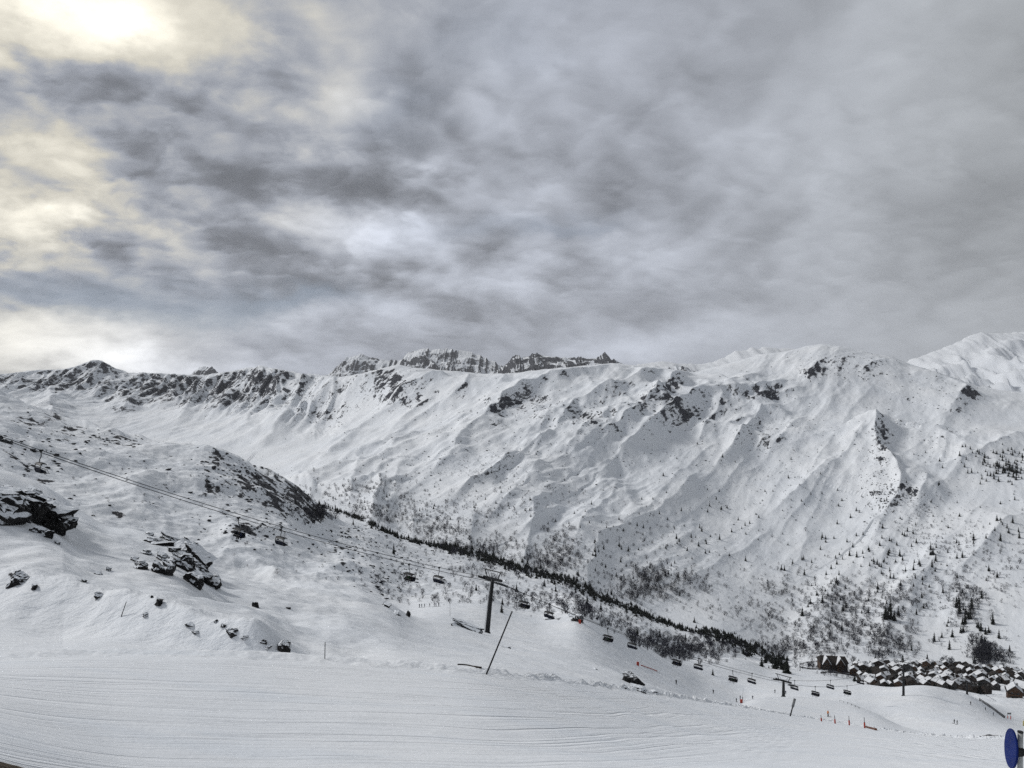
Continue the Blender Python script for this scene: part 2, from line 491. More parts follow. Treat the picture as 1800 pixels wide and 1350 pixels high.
# ------------------------------------------------------------------ terrain: one height field z(X, Y), cut into named pieces of ground
# each control line runs across the land from west to east: (bearing as picture column, picture row seen from the viewpoint, metres north)
LINES = [
    # 0 underfoot
    [(-700, 1900, 1.9), (2500, 1900, 1.9)],
    # 1 lower bank of the piste
    [(-700, 1230, 8), (-60, 1312, 8.6), (0, 1328, 9), (60, 1345, 9.6), (200, 1368, 11.2), (400, 1374, 12.5), (700, 1372, 13), (1800, 1384, 12.5), (2500, 1500, 12)],
    # 2 outer edge of the piste
    [(-700, 1120, 25), (-200, 1150, 26), (0, 1156, 26), (120, 1151, 27), (230, 1149, 27.5), (400, 1151, 28), (540, 1158, 29), (700, 1169, 30), (857, 1183, 31),
     (1000, 1200, 38), (1100, 1214, 50), (1200, 1230, 74), (1300, 1246, 110), (1390, 1260, 150), (1450, 1269, 172), (1520, 1280, 160), (1600, 1293, 130),
     (1700, 1302, 92), (1800, 1302, 64), (2500, 1420, 40)],
    # 3 just behind the edge
    [(-700, 1118, 27), (0, 1158, 28.5), (120, 1154, 29.5), (400, 1155, 30.5), (540, 1160, 31), (700, 1168, 33), (857, 1180, 34), (1000, 1200, 42), (1100, 1216, 54),
     (1200, 1234, 80), (1300, 1252, 122), (1390, 1264, 165), (1450, 1272, 190), (1520, 1283, 180), (1600, 1297, 145), (1700, 1307, 102), (1800, 1307, 72), (2500, 1425, 45)],
    # 4 foot of the open hillside
    [(-700, 960, 50), (-100, 1025, 46), (0, 1043, 44), (100, 1064, 42), (215, 1085, 40), (300, 1106, 38), (400, 1131, 36), (500, 1151, 35), (560, 1156, 36), (700, 1152, 42),
     (857, 1165, 48), (1000, 1186, 60), (1100, 1207, 68), (1200, 1232, 100), (1300, 1250, 180), (1390, 1251, 220), (1450, 1258, 235), (1520, 1270, 215), (1600, 1294, 175),
     (1700, 1304, 125), (1800, 1305, 90), (2500, 1425, 60)],
    # 5 crest of the near hillside, then the pylon mound
    [(-700, 700, 60), (-200, 785, 66), (0, 838, 70), (40, 858, 71), (90, 880, 73), (130, 913, 74), (180, 937, 76), (250, 944, 78), (320, 952, 80), (350, 985, 82), (385, 1013, 84),
     (450, 1028, 88), (560, 1039, 95), (640, 1046, 105), (690, 1062, 115), (720, 1084, 125), (760, 1093, 145), (810, 1101, 170), (857, 1113, 190), (900, 1123, 185), (960, 1137, 160),
     (1000, 1150, 140), (1050, 1169, 115), (1100, 1189, 95), (1150, 1209, 95), (1220, 1230, 140), (1260, 1242, 210), (1300, 1240, 270), (1320, 1231, 290), (1340, 1225, 300),
     (1400, 1225, 300), (1450, 1229, 300), (1500, 1238, 300), (1540, 1254, 285), (1580, 1275, 255), (1640, 1293, 205), (1700, 1297, 165), (1800, 1297, 125), (2500, 1400, 100)],
    # 6 hollow behind it
    [(-700, 780, 150), (0, 880, 160), (130, 935, 160), (250, 962, 165), (385, 1032, 165), (560, 1052, 170), (640, 1058, 175), (720, 1093, 190), (760, 1098, 200), (857, 1112, 225),
     (900, 1119, 222), (1000, 1147, 200), (1050, 1167, 195), (1100, 1190, 195), (1150, 1210, 200), (1220, 1232, 240), (1300, 1246, 340), (1400, 1232, 335), (1500, 1244, 335), (1560, 1270, 310),
     (1640, 1292, 260), (1700, 1297, 220), (1800, 1297, 195), (2500, 1400, 170)],
    # 7 second rise: foot of the left hill, sunlit mound, edge of the ski run
    [(-700, 760, 270), (0, 845, 280), (130, 912, 280), (250, 945, 280), (385, 1010, 275), (560, 1038, 270), (640, 1048, 265), (690, 1070, 262), (720, 1073, 260), (780, 1065, 265), (850, 1068, 270), (900, 1085, 276),
     (950, 1093, 285), (985, 1088, 295), (1015, 1077, 300), (1040, 1087, 310), (1085, 1114, 330), (1120, 1136, 350), (1165, 1160, 380), (1200, 1175, 400), (1230, 1188, 420), (1300, 1201, 440),
     (1360, 1206, 440), (1400, 1211, 430), (1500, 1219, 415), (1600, 1241, 340), (1700, 1259, 335), (1800, 1286, 300), (2500, 1390, 260)],
    # 8 third rise: slope of the left hill, birch slope, rim above the village
    [(-700, 720, 360), (0, 765, 370), (130, 820, 370), (250, 855, 370), (385, 900, 360), (480, 940, 360), (560, 985, 355), (640, 1000, 360), (720, 1035, 370), (780, 1036, 380), (850, 1042, 390), (950, 1066, 400),
     (1015, 1060, 400), (1085, 1098, 420), (1165, 1146, 450), (1200, 1163, 470), (1240, 1161, 485), (1290, 1159, 495), (1320, 1164, 505), (1350, 1176, 520), (1390, 1174, 560), (1450, 1184, 560), (1500, 1200, 530),
     (1530, 1204, 480), (1570, 1212, 410), (1600, 1209, 398), (1640, 1207, 430), (1700, 1219, 462), (1722, 1232, 455), (1745, 1248, 445), (1765, 1262, 440), (1800, 1274, 430), (2500, 1380, 400)],
    # 9 between the rim and the village
    [(-700, 690, 420), (0, 720, 430), (130, 775, 430), (250, 808, 430), (385, 840, 430), (480, 880, 440), (540, 920, 450), (580, 950, 470), (640, 955, 520), (720, 992, 540), (850, 1018, 550), (950, 1042, 560), (1015, 1050, 560), (1085, 1086, 570),
     (1165, 1128, 590), (1200, 1165, 600), (1290, 1166, 620), (1350, 1180, 640), (1390, 1176, 660), (1450, 1190, 650), (1500, 1206, 640), (1570, 1219, 600), (1640, 1214, 600), (1700, 1224, 590), (1740, 1234, 560),
     (1783, 1237, 580), (1800, 1240, 580), (2500, 1330, 550)],
    # 10 crest of the left hill, near bank of the stream, far end of the village
    [(-700, 600, 470), (-150, 665, 480), (0, 692, 490), (30, 701, 490), (80, 716, 490), (130, 740, 490), (170, 755, 490), (230, 771, 495), (300, 782, 500), (370, 787, 505), (410, 802, 510), (450, 829, 520), (490, 845, 530), (520, 860, 540),
     (545, 880, 550), (565, 897, 570), (585, 914, 600), (620, 921, 640), (660, 929, 680), (700, 948, 700), (790, 966, 720), (870, 1000, 720), (950, 1020, 720), (1000, 1038, 720), (1060, 1066, 720), (1150, 1099, 720), (1200, 1113, 760),
     (1270, 1124, 800), (1330, 1152, 820), (1385, 1172, 820), (1400, 1168, 850), (1450, 1160, 900), (1500, 1164, 900), (1600, 1171, 880), (1660, 1179, 870), (1700, 1180, 850), (1760, 1191, 800), (1800, 1200, 780), (2500, 1270, 700)],
    # 11 hollow / stream bed
    [(-700, 760, 900), (0, 790, 1100), (230, 850, 1100), (370, 860, 1000), (450, 880, 900), (520, 905, 850), (585, 935, 800), (620, 935, 800), (660, 940, 790), (700, 957, 790), (790, 978, 790), (870, 1010, 790), (950, 1030, 790), (1000, 1045, 790),
     (1060, 1074, 790), (1150, 1106, 800), (1200, 1120, 830), (1270, 1134, 860), (1330, 1158, 890), (1385, 1176, 890), (1450, 1160, 940), (1600, 1168, 920), (1700, 1176, 900), (1800, 1190, 840), (2500, 1260, 760)],
    # 12 foot of the opposite mountain
    [(-700, 690, 2300), (0, 748, 2150), (200, 785, 2150), (370, 803, 1900), (450, 830, 1650), (520, 856, 1400), (580, 884, 1250), (640, 911, 1150), (700, 938, 1100), (790, 960, 1080), (900, 992, 1060), (1000, 1018, 1040), (1060, 1048, 1020),
     (1165, 1090, 1010), (1270, 1112, 1000), (1330, 1141, 990), (1385, 1164, 985), (1450, 1150, 990), (1600, 1156, 985), (1700, 1160, 960), (1800, 1172, 920), (2500, 1230, 840)],
    # 13 lower face
    [(-700, 660, 2700), (0, 718, 2600), (200, 740, 2600), (370, 763, 2300), (520, 800, 1720), (640, 848, 1340), (800, 880, 1260), (1000, 925, 1250), (1200, 985, 1240), (1385, 1040, 1210), (1600, 1035, 1190), (1800, 1020, 1140), (2500, 1050, 1100)],
    # 14 upper face
    [(-700, 640, 3050), (0, 688, 2900), (200, 700, 2950), (370, 712, 2700), (520, 735, 2200), (700, 745, 1750), (900, 755, 1680), (1100, 765, 1680), (1300, 780, 1720), (1450, 745, 1800), (1550, 750, 1750), (1700, 770, 1650), (1800, 780, 1600), (2500, 800, 1500)],
    # 15 skyline
    [(-700, 620, 3360), (-100, 664, 3192), (0, 658, 3192), (20, 656, 3192), (60, 651, 3234), (110, 649, 3318), (135, 643, 3343), (165, 632, 3360), (180, 634, 3350), (205, 648, 3284), (230, 655, 3219), (260, 655, 3149), (300, 657, 3071),
     (340, 660, 2993), (380, 656, 2917), (420, 650, 2842), (455, 642, 2772), (480, 647, 2703), (510, 653, 2629), (550, 658, 2507), (570, 660, 2447), (600, 663, 2340), (640, 656, 2246), (680, 645, 2160), (700, 641, 2124),
     (720, 645, 2110), (760, 649, 2088), (800, 653, 2088), (850, 657, 2088), (900, 656, 2052), (950, 650, 2044), (1000, 646, 2057), (1050, 641, 2062), (1085, 639, 2059), (1120, 643, 2079), (1180, 649, 2120), (1220, 654, 2132),
     (1250, 646, 2154), (1300, 633, 2193), (1340, 622, 2189), (1380, 618, 2194), (1420, 608, 2190), (1445, 604, 2198), (1480, 608, 2192), (1520, 618, 2179), (1570, 628, 2168), (1600, 640, 2160), (1650, 655, 2115),
     (1700, 672, 2088), (1720, 679, 2079), (1760, 685, 2070), (1800, 689, 2070), (1900, 697, 2052), (2500, 700, 1980)],
    # 16 beyond the skyline
    [(-700, 740, 4400), (600, 760, 3200), (2500, 800, 3000)],
]
NROW = [20, 105, 14, 40, 110, 16, 14, 66, 60, 44, 10, 10, 100, 170, 118, 16]

_g = np.arange(-700, 2501, 2.0)


def _curve(pts, sig, sigY):
    p = np.array(pts, float)

    def sm(v, sg):
        n = int(sg * 1.6)
        k = np.exp(-0.5 * (np.arange(-n, n + 1) * 2.0 / sg) ** 2)
        return np.convolve(np.pad(v, n, 'edge'), k / k.sum(), 'valid')
    return sm(np.interp(_g, p[:, 0], p[:, 1]), sig), sm(np.interp(_g, p[:, 0], p[:, 2]), sigY)


SIG = [40, 45, 10, 10, 14, 11, 16, 9, 14, 22, 8, 26, 12, 50, 50, 3.5, 60]
SIGY = [40, 40, 45, 45, 45, 28, 40, 40, 32, 60, 50, 80, 80, 110, 110, 90, 90]
cols = np.concatenate([np.arange(-700, -40, 14.0), np.arange(-40, 1841, 1.9), np.arange(1846, 2501, 14.0)])
NC = len(cols)
kY, kz = [], []
for i, ln in enumerate(LINES):
    y, Y = _curve(ln, SIG[i], SIGY[i])
    y, Y = np.interp(cols, _g, y), np.interp(cols, _g, Y)
    kY.append(Y)
    kz.append(-Y * (y - CY) / F)
kY, kz = np.array(kY), np.array(kz)
kY = np.maximum.accumulate(kY + np.arange(len(LINES))[:, None] * 1e-3, axis=0)
NK = len(LINES)
h = np.maximum(np.diff(kY, axis=0), 0.3)
kY = kY[0] + np.concatenate([np.zeros((1, NC)), np.cumsum(h, axis=0)])
dl = np.diff(kz, axis=0) / h
ms = np.zeros_like(kz)
w1, w2 = 2 * h[1:] + h[:-1], h[1:] + 2 * h[:-1]
same = dl[1:] * dl[:-1] > 0
with np.errstate(divide='ignore', invalid='ignore'):
    hm = (w1 + w2) / (w1 / dl[:-1] + w2 / dl[1:])
ms[1:-1] = np.where(same, hm, 0)
ms[0], ms[-1] = dl[0], dl[-1]

rows_t = []
for j, n in enumerate(NROW):
    rows_t += [j + k / n for k in range(n)]
rows_t.append(NK - 1.0)
rows_t = np.array(rows_t)
NR = len(rows_t)
jj = np.minimum(rows_t.astype(int), NK - 2)
fr = (rows_t - jj)[:, None]
hh = h[jj]
TY = kY[jj] + fr * hh
s_ = fr
TZ = (kz[jj] * (1 + 2 * s_) * (1 - s_) ** 2 + ms[jj] * hh * s_ * (1 - s_) ** 2 + kz[jj + 1] * s_ ** 2 * (3 - 2 * s_) + ms[jj + 1] * hh * s_ ** 2 * (s_ - 1))
PX = np.broadcast_to(cols[None, :], TY.shape)
TX = TY * (PX - CX) / F
T = np.broadcast_to(rows_t[:, None], TY.shape)


def hits(px, py, Z=None, first=1.02):
    """ground point seen at a picture position: walks along the bearing until the land meets the sight line"""
    Z = TZ if Z is None else Z
    px, py = np.atleast_1d(np.asarray(px, float)), np.atleast_1d(np.asarray(py, float))
    ci = np.clip(np.searchsorted(cols, px), 1, NC - 1)
    ci = np.where(px - cols[ci - 1] < cols[ci] - px, ci - 1, ci)
    r0 = np.searchsorted(rows_t, first)
    P = CY - Z[r0:, ci] / TY[r0:, ci] * F
    below = P <= py[None, :]
    k = np.argmax(below, axis=0)
    ok = below.any(axis=0) & (k > 0)
    k = np.maximum(k, 1)
    a, b = P[k - 1, np.arange(len(px))], P[k, np.arange(len(px))]
    f = np.clip((a - py) / np.where(np.abs(a - b) < 1e-9, 1, a - b), 0, 1)
    Y = TY[r0 + k - 1, ci] * (1 - f) + TY[r0 + k, ci] * f
    z = Z[r0 + k - 1, ci] * (1 - f) + Z[r0 + k, ci] * f
    return Y * (px - CX) / F, Y, z, ok


def ground(x, y, Z=None):
    """ground height at a plan position"""
    Z = TZ if Z is None else Z
    px = CX + F * x / y
    ci = int(np.clip(np.argmin(np.abs(cols - px)), 0, NC - 1))
    return float(np.interp(y, TY[:, ci], Z[:, ci]))


# --- spurs of the opposite mountain, crest lines from top to bottom (height, width on the sunny side, width on the shady side)
SPURS = [
    ([(700, 645), (640, 682), (585, 706), (530, 738), (490, 765), (455, 795)], 42, 190, 80),
    ([(793, 662), (745, 685), (712, 702), (690, 722), (655, 742)], 22, 110, 45),
    ([(1080, 645), (1035, 672), (967, 693), (917, 713), (883, 728), (872, 748), (843, 773), (810, 793), (790, 826), (745, 845)], 40, 150, 60),
    ([(835, 665), (815, 695), (790, 715), (770, 730)], 15, 70, 35),
    ([(905, 665), (880, 690), (850, 705)], 12, 70, 35),
    ([(1180, 655), (1130, 690), (1080, 712), (1015, 737), (990, 770), (960, 800), (920, 830), (880, 850)], 26, 110, 50),
    ([(1225, 658), (1196, 676), (1180, 700), (1151, 735), (1115, 765), (1070, 800), (1030, 835)], 26, 100, 42),
    ([(1388, 668), (1360, 684), (1325, 708), (1272, 715), (1225, 724), (1200, 740), (1170, 763), (1146, 785), (1095, 812), (1050, 850)], 34, 120, 50),
    ([(1272, 715), (1262, 745), (1245, 775), (1215, 810)], 14, 50, 28),
    ([(1393, 733), (1353, 744), (1336, 745), (1320, 772), (1300, 800), (1260, 840)], 24, 80, 38),
    ([(1420, 735), (1400, 755), (1375, 790), (1340, 830)], 14, 70, 45),
    ([(1440, 640), (1430, 655), (1400, 668)], 12, 60, 40),
    ([(1500, 742), (1546, 746), (1540, 782), (1545, 808), (1572, 836), (1583, 863), (1577, 895), (1540, 930)], 34, 100, 38),
    ([(1575, 632), (1520, 648), (1500, 662)], 10, 60, 40),
    ([(1600, 640), (1650, 662), (1703, 694), (1670, 727), (1640, 740)], 22, 110, 50),
    ([(1640, 752), (1670, 775), (1690, 790)], 12, 60, 34),
    ([(1635, 845), (1625, 880), (1600, 910)], 12, 50, 28),
    ([(1800, 760), (1730, 795), (1700, 812), (1620, 835)], 14, 70, 50),
    ([(1480, 815), (1440, 850), (1380, 900), (1330, 930)], 14, 90, 55),
    ([(1240, 830), (1180, 890), (1120, 935), (1080, 975)], 13, 90, 50),
    ([(1100, 850), (1060, 900), (1010, 960), (990, 1000)], 14, 90, 45),
    ([(960, 830), (920, 880), (880, 915), (840, 940)], 12, 80, 45),
    ([(760, 760), (700, 800), (640, 845), (600, 870)], 16, 90, 50),
    ([(640, 760), (590, 800), (550, 835)], 14, 90, 50),
    ([(1800, 900), (1740, 950), (1700, 1000), (1680, 1060)], 14, 80, 45),
    ([(455, 645), (425, 680), (395, 715), (370, 750)], 24, 130, 70),
    ([(400, 655), (370, 685), (335, 720), (310, 755)], 22, 120, 60),
    ([(300, 660), (265, 690), (230, 720), (200, 745)], 30, 130, 60),
    ([(345, 662), (310, 690), (275, 725)], 20, 100, 50),
    ([(165, 636), (130, 665), (90, 690), (50, 715)], 40, 170, 90),
    ([(165, 636), (200, 665), (190, 690), (160, 715)], 20, 120, 60),
    ([(510, 655), (490, 690), (450, 730), (420, 770)], 18, 110, 55),
]
_r = random.Random(41)
for _ in range(58):                      # lesser ribs between the named spurs
    x0, y0 = _r.uniform(560, 1760), _r.uniform(0, 1)
    top_, bot_ = 668 if x0 < 1250 else 650, 880 + (x0 - 640) * .10
    y0 = top_ + (bot_ - top_) * y0
    ln_ = _r.uniform(70, 260)
    sl_ = _r.uniform(.45, .85) if x0 < 1500 else _r.uniform(.9, 1.6)
    SPURS.append(([(x0, y0), (x0 - ln_ * .45, y0 + ln_ * sl_ * .40), (x0 - ln_, y0 + ln_ * sl_)], _r.uniform(4, 10) * (1.0 if x0 < 1430 else .5), _r.uniform(50, 120), _r.uniform(11, 20)))
far = rows_t >= 11.3
fx, fy = TX[far], TY[far]
wx = fx + 7 * fbm(fx / 110, fy / 110, 3, 11)
wy = fy + 9 * fbm(fx / 160, fy / 160, 3, 12)
base_far = TZ.copy()
bump = np.zeros_like(fx)
jag = 1.0 + 0.22 * fbm(fx / 70, fy / 90, 3, 21)
for pts, hgt, wl, wr in SPURS:
    p = np.array(pts, float)
    hx, hy, hz, ok = hits(p[:, 0], p[:, 1] + 3, base_far)
    q = np.stack([hx, hy], 1)[ok]
    if len(q) < 2:
        continue
    R_ = 3.2 * max(wl, wr)
    sel = (wx > q[:, 0].min() - R_) & (wx < q[:, 0].max() + R_) & (wy > q[:, 1].min() - R_) & (wy < q[:, 1].max() + R_)
    sx, sy = wx[sel], wy[sel]
    best = np.full(sx.shape, 1e9)
    sd = np.zeros_like(sx)
    al = np.zeros_like(sx)
    L = np.concatenate([[0], np.cumsum(np.hypot(*np.diff(q, axis=0).T))])
    for i in range(len(q) - 1):
        d = q[i + 1] - q[i]
        l2 = max(d @ d, 1)
        tt = np.clip(((sx - q[i, 0]) * d[0] + (sy - q[i, 1]) * d[1]) / l2, 0, 1)
        ex, ey = sx - (q[i, 0] + tt * d[0]), sy - (q[i, 1] + tt * d[1])
        dist = np.hypot(ex, ey)
        near = dist < best
        best = np.where(near, dist, best)
        sd = np.where(near, np.sign(d[0] * ey - d[1] * ex), sd)      # > 0: left of the downhill run = east side
        al = np.where(near, (L[i] + tt * (L[i + 1] - L[i])) / L[-1], al)
    wl_ = np.where(sd > 0, wr, wl) * (0.75 if p[0, 0] > 560 else 0.85)
    prof = np.exp(-(best / wl_) ** 0.95) * (1 - sstep(best, 0.7 * R_, R_))
    fade = sstep(al, -0.04, 0.22) * (1 - 0.8 * sstep(al, 0.6, 1.0))
    bump[sel] += 1.25 * hgt * prof * fade * jag[sel]
def sharp(x, y, octv=4, seed=0, gain=0.45):
    r, a = 0, 1.0
    for o in range(octv):
        r = r + a * (1 - 1.6 * np.abs(perlin(x * 2 ** o, y * 2 ** o, seed + o * 5)))
        a *= gain
    return r


# secondary relief, drawn out down the fall line
ca, sa = math.cos(math.radians(35)), math.sin(math.radians(35))
ux, uy = fx * ca - fy * sa, fx * sa + fy * ca
tz = np.broadcast_to(rows_t[far][:, None], fx.shape)
lo_face = sstep(tz, 12.1, 12.9)
hi_face = sstep(tz, 13.2, 14.6)
skyfade = 1 - 0.65 * sstep(tz, 14.75, 15.0)
bump *= 1 - 0.85 * sstep(tz, 14.55, 15.0)
left_rng = 1 - sstep(PX[far], 520, 640)
rd = sharp(ux / 150 + 0.5 * fbm(ux / 260, uy / 500, 2, 61), uy / 560, 4, 31, 0.42)
calm = sstep(fbm(fx / 330, fy / 420, 2, 131), -0.35, 0.45)
bump += (rd - 0.95) * (8 * lo_face * (1 - 0.5 * hi_face) + 2 * hi_face) * skyfade * (0.45 + 0.55 * calm)
bump += fbm(ux / 48, uy / 110, 4, 41, 0.52) * (2.0 * lo_face + 0.7) * (0.4 + 0.6 * calm)
rip = sharp(ux / 58 + 0.5 * fbm(ux / 120, uy / 260, 2, 63), uy / 330, 3, 37, 0.45)
bump += (rip - 0.9) * 2.8 * lo_face * (1 - 0.35 * hi_face) * skyfade * (0.4 + 0.6 * calm)
gul = ridged(fx / 75 + 0.3 * fbm(fx / 120, fy / 200, 2, 71), fy / 420, 4, 51, 0.55)
bump += (gul - 0.95) * 26 * left_rng * sstep(tz, 13.2, 14.2) * skyfade
bump *= (1 - 0.0 * tz)
bump *= sstep(tz, 11.6, 12.15)
TZ[far] += bump
far_rid, far_gul = rd, gul
ys_, _ = _curve(LINES[15], 3.5, 90)
ys_ = np.interp(cols, _g, ys_)
lim = -(ys_ - CY)[None, :] / F * fy - np.where(tz < 14.98, 1.5, 0) + 3.0 * fbm(fx / 35, fy / 35, 3, 301) * (tz < 15.2)
TZ[far] = np.where((tz > 12.5) & (tz < 15.5), np.minimum(TZ[far], lim), TZ[far])

# --- left hill, birch slope, ski run
mid = (rows_t >= 5.6) & (rows_t < 11.3)
mx, my, mt, mp = TX[mid], TY[mid], T[mid], PX[mid]
env = sstep(mt, 6.3, 7.4) * (1 - 0.5 * sstep(mt, 10.6, 11.2))
hill = (1 - sstep(mp, 560, 700))
run = sstep(mp, 1000, 1120) * (1 - sstep(mt, 8.05, 8.4)) + sstep(mp, 1180, 1300) * (1 - sstep(mt, 8.6, 9.2)) + (sstep(mp, 640, 720) * (1 - sstep(mt, 7.1, 7.6)))
run = np.clip(run, 0, 1)
rough = (1 - 0.93 * run) * env
mr = ridged(mx / 70, my / 110, 4, 81, 0.5)
TZ[mid] += rough * ((mr - 0.95) * (2.6 + 1.6 * hill) + fbm(mx / 16, my / 22, 4, 83, 0.55) * (0.8 + 0.3 * hill)) + 0.25 * run * env * fbm(mx / 30, my / 30, 3, 85)
# the steep nose of the left hill
mid_rid = mr

# --- near hillside and piste
nr = rows_t < 5.999
nx, ny, nt, npx = TX[nr], TY[nr], T[nr], PX[nr]
e1 = sstep(nt, 3.3, 4.1) * (1 - 0.3 * sstep(nt, 5.2, 5.9))
open_ = e1 * (1 - 0.8 * sstep(npx, 1180, 1300))
nrough = open_ * (1 - 0.65 * sstep(npx, 580, 720)) * (fbm(nx / 9, ny / 11, 4, 91, 0.55) * 0.55 + fbm(nx / 3.2, ny / 6.0, 2, 93, 0.5) * 0.10)
second = (1 - sstep(npx, 480, 560)) * sstep(nt, 2.7, 3.1) * (1 - sstep(nt, 3.85, 4.05))
edge_w = np.exp(-((nt - 2.0) / 0.055) ** 2)
lump = np.clip(fbm(nx / 1.3, ny / 1.6, 4, 95, 0.6), -0.6, 0.9)
bank = edge_w * (0.20 + (0.05 + 0.12 * sstep(npx, 500, 1100)) * lump) * np.clip(ny / 40, 0.9, 2.2)
bank2 = np.exp(-((nt - 1.93) / 0.05) ** 2) * lump * 0.05
pst = (1 - sstep(nt, 1.9, 2.05)) * sstep(nt, 0.6, 1.0)
piste_n = pst * (fbm(nx / 7, ny / 5, 3, 97) * 0.07)
cut = (1 - sstep(npx, 430, 550)) * (1.1 * sstep(nt, 3.70, 3.97) - 0.9 * sstep(nt, 3.1, 3.7) * (1 - sstep(nt, 3.70, 3.97)) * 0.5) * (1 - sstep(nt, 4.02, 4.5))
side = cut + np.exp(-((nt - 4.0) / 0.06) ** 2) * (1 - sstep(npx, 450, 560)) * 0.30 * (1 + 0.3 * lump)
lipx, lipy = nx + 7.2, ny - 9.0
lip = np.exp(-((nx + 6.6) / 1.0) ** 2 - ((ny - 8.8) / 1.3) ** 2) * 0.0
TZ[nr] += nrough + bank + bank2 + piste_n + side + lip

# --- normals of the whole sheet
P3 = np.stack([TX, TY, TZ], -1)
du = np.gradient(P3, axis=1)
dv = np.gradient(P3, axis=0)
NRM = np.cross(du, dv)
NRM /= np.linalg.norm(NRM, axis=-1, keepdims=True)
NRM[NRM[..., 2] < 0] *= -1
SLOPE = np.sqrt(np.clip(1 - NRM[..., 2] ** 2, 0, 1)) / np.maximum(NRM[..., 2], 0.05)
PYV = CY - TZ / TY * F

# --- where rock shows through the snow
ROCKS_FAR = [(120, 672, 55, 14, .9), (270, 690, 75, 24, 1.), (205, 712, 45, 20, .9), (400, 690, 45, 24, 1.), (330, 668, 50, 12, .8), (460, 662, 45, 14, 1.),
             (455, 690, 45, 14, .8), (150, 722, 45, 12, .7), (170, 640, 34, 9, .7), (40, 668, 50, 8, .6), (350, 720, 30, 14, .6), (520, 668, 30, 10, .5),
             (690, 663, 22, 18, .9), (560, 728, 32, 12, .7), (548, 760, 22, 12, .6), (935, 716, 42, 13, 1.), (872, 738, 14, 15, .9), (738, 702, 24, 10, .7), (815, 692, 12, 12, .6),
             (1040, 732, 28, 12, .9), (1080, 726, 12, 9, .7), (1100, 692, 12, 9, .6), (1210, 736, 38, 12, .8), (1183, 688, 15, 14, .9), (1132, 706, 12, 16, .8),
             (1350, 768, 16, 16, .9), (1335, 692, 30, 9, .8), (1495, 635, 42, 13, .8), (1428, 652, 20, 9, .7), (1530, 668, 32, 10, .7), (1655, 664, 42, 11, .7), (1700, 690, 24, 9, .7),
             (1548, 790, 10, 34, .9), (1556, 882, 22, 20, .8), (1600, 870, 14, 22, .6), (1540, 640, 20, 8, .6), (1610, 703, 12, 5, .9), (840, 828, 42, 16, .6), (782, 832, 30, 12, .55),
             (862, 800, 24, 20, .55), (1645, 775, 34, 14, .6), (1660, 725, 16, 8, .6), (1270, 722, 14, 12, .6), (1285, 745, 10, 14, .6), (1530, 795, 18, 10, .6), (1400, 625, 60, 6, .5), (1480, 612, 60, 5, .6),
             (1730, 770, 40, 10, .35), (960, 705, 20, 8, .7), (640, 800, 40, 20, .3), (600, 770, 40, 20, .3)]
ROCKS_MID = [(60, 735, 55, 13, .62), (105, 768, 45, 10, .5), (25, 800, 22, 22, .5), (215, 776, 40, 10, .75), (130, 752, 45, 9, .6), (380, 806, 18, 14, .75), (366, 850, 8, 26, .7), (382, 872, 8, 15, .6),
             (455, 850, 45, 24, .75), (522, 872, 30, 22, .80), (556, 900, 20, 16, .85), (492, 880, 32, 20, .7), (440, 930, 26, 14, .7), (210, 906, 12, 5, .9), (245, 886, 24, 8, .55), (78, 846, 12, 4, .9), (50, 822, 10, 12, .6),
             (596, 968, 16, 8, .85), (604, 985, 8, 8, .7), (310, 800, 40, 6, .4), (460, 872, 24, 18, .6), (250, 800, 60, 30, .28), (330, 860, 80, 40, .24), (660, 1030, 30, 16, .6), (690, 985, 50, 20, .3),
             (620, 945, 40, 12, .5), (1010, 1080, 14, 7, .85), (980, 1088, 12, 4, .8), (720, 955, 40, 12, .5), (820, 985, 40, 10, .4)]
ROCKS_NEAR = [(890, 1138, 18, 4, .72), (20, 1010, 14, 9, .9), (250, 955, 40, 10, .5), (330, 1000, 40, 14, .5), (680, 1064, 10, 4, .8), (100, 950, 8, 4, .8), (700, 1080, 8, 5, .8), (170, 1005, 60, 18, .38), (380, 1100, 60, 12, .42), (640, 1130, 120, 20, .25), (900, 1160, 120, 16, .27)]


def rockmap(specs, px, py):
    r = np.zeros_like(px)
    for (cx, cy, sx, sy, a) in specs:
        m = (np.abs(px - cx) < 3 * sx) & (np.abs(py - cy) < 3 * sy)
        if m.any():
            r[m] = np.maximum(r[m], a * np.exp(-0.5 * (((px[m] - cx) / sx) ** 2 + ((py[m] - cy) / sy) ** 2)))
    return r


ROCK = np.zeros_like(TZ)
sf, pf = SLOPE[far], PYV[far]
rf = rockmap([(a_, b_, c_ * 1.35, d_ * 1.3, e_ * .93) for a_, b_, c_, d_, e_ in ROCKS_FAR], PX[far].copy(), pf)
steep = sstep(sf, 0.30, 0.85)
fine = fbm(fx / 30, fy / 45, 4, 111, 0.6)
ROCK[far] = np.clip(rf * (0.32 - 0.08 * left_rng + 0.28 * steep + 0.28 * fine) + 0.42 * sstep(sf, 0.55, 1.0) * (0.55 + 0.6 * fine) * (0.35 + 0.65 * hi_face) * lo_face, 0, 1) * (tz < 15.3)
sm = SLOPE[mid]
rm = rockmap(ROCKS_MID, mp.copy(), PYV[mid])
fm = fbm(mx / 7, my / 10, 4, 113, 0.6)
ROCK[mid] = np.clip(rm * (0.50 + 0.35 * sstep(sm, 0.25, 0.8) + 0.40 * fm) + 0.22 * hill * env * np.clip(fm, 0, 1) * (1 - run), 0, 1)
rn_ = rockmap(ROCKS_NEAR, npx.copy(), PYV[nr])
fn = fbm(nx / 1.6, ny / 3.0, 4, 115, 0.6)
ROCK[nr] = np.clip(rn_ * (0.55 + 0.6 * fn), 0, 1) * e1
SOIL = np.where((T < 0.985) & (T > 0.2), 1.0, 0.0) * (1 - sstep(PX, 30, 110))

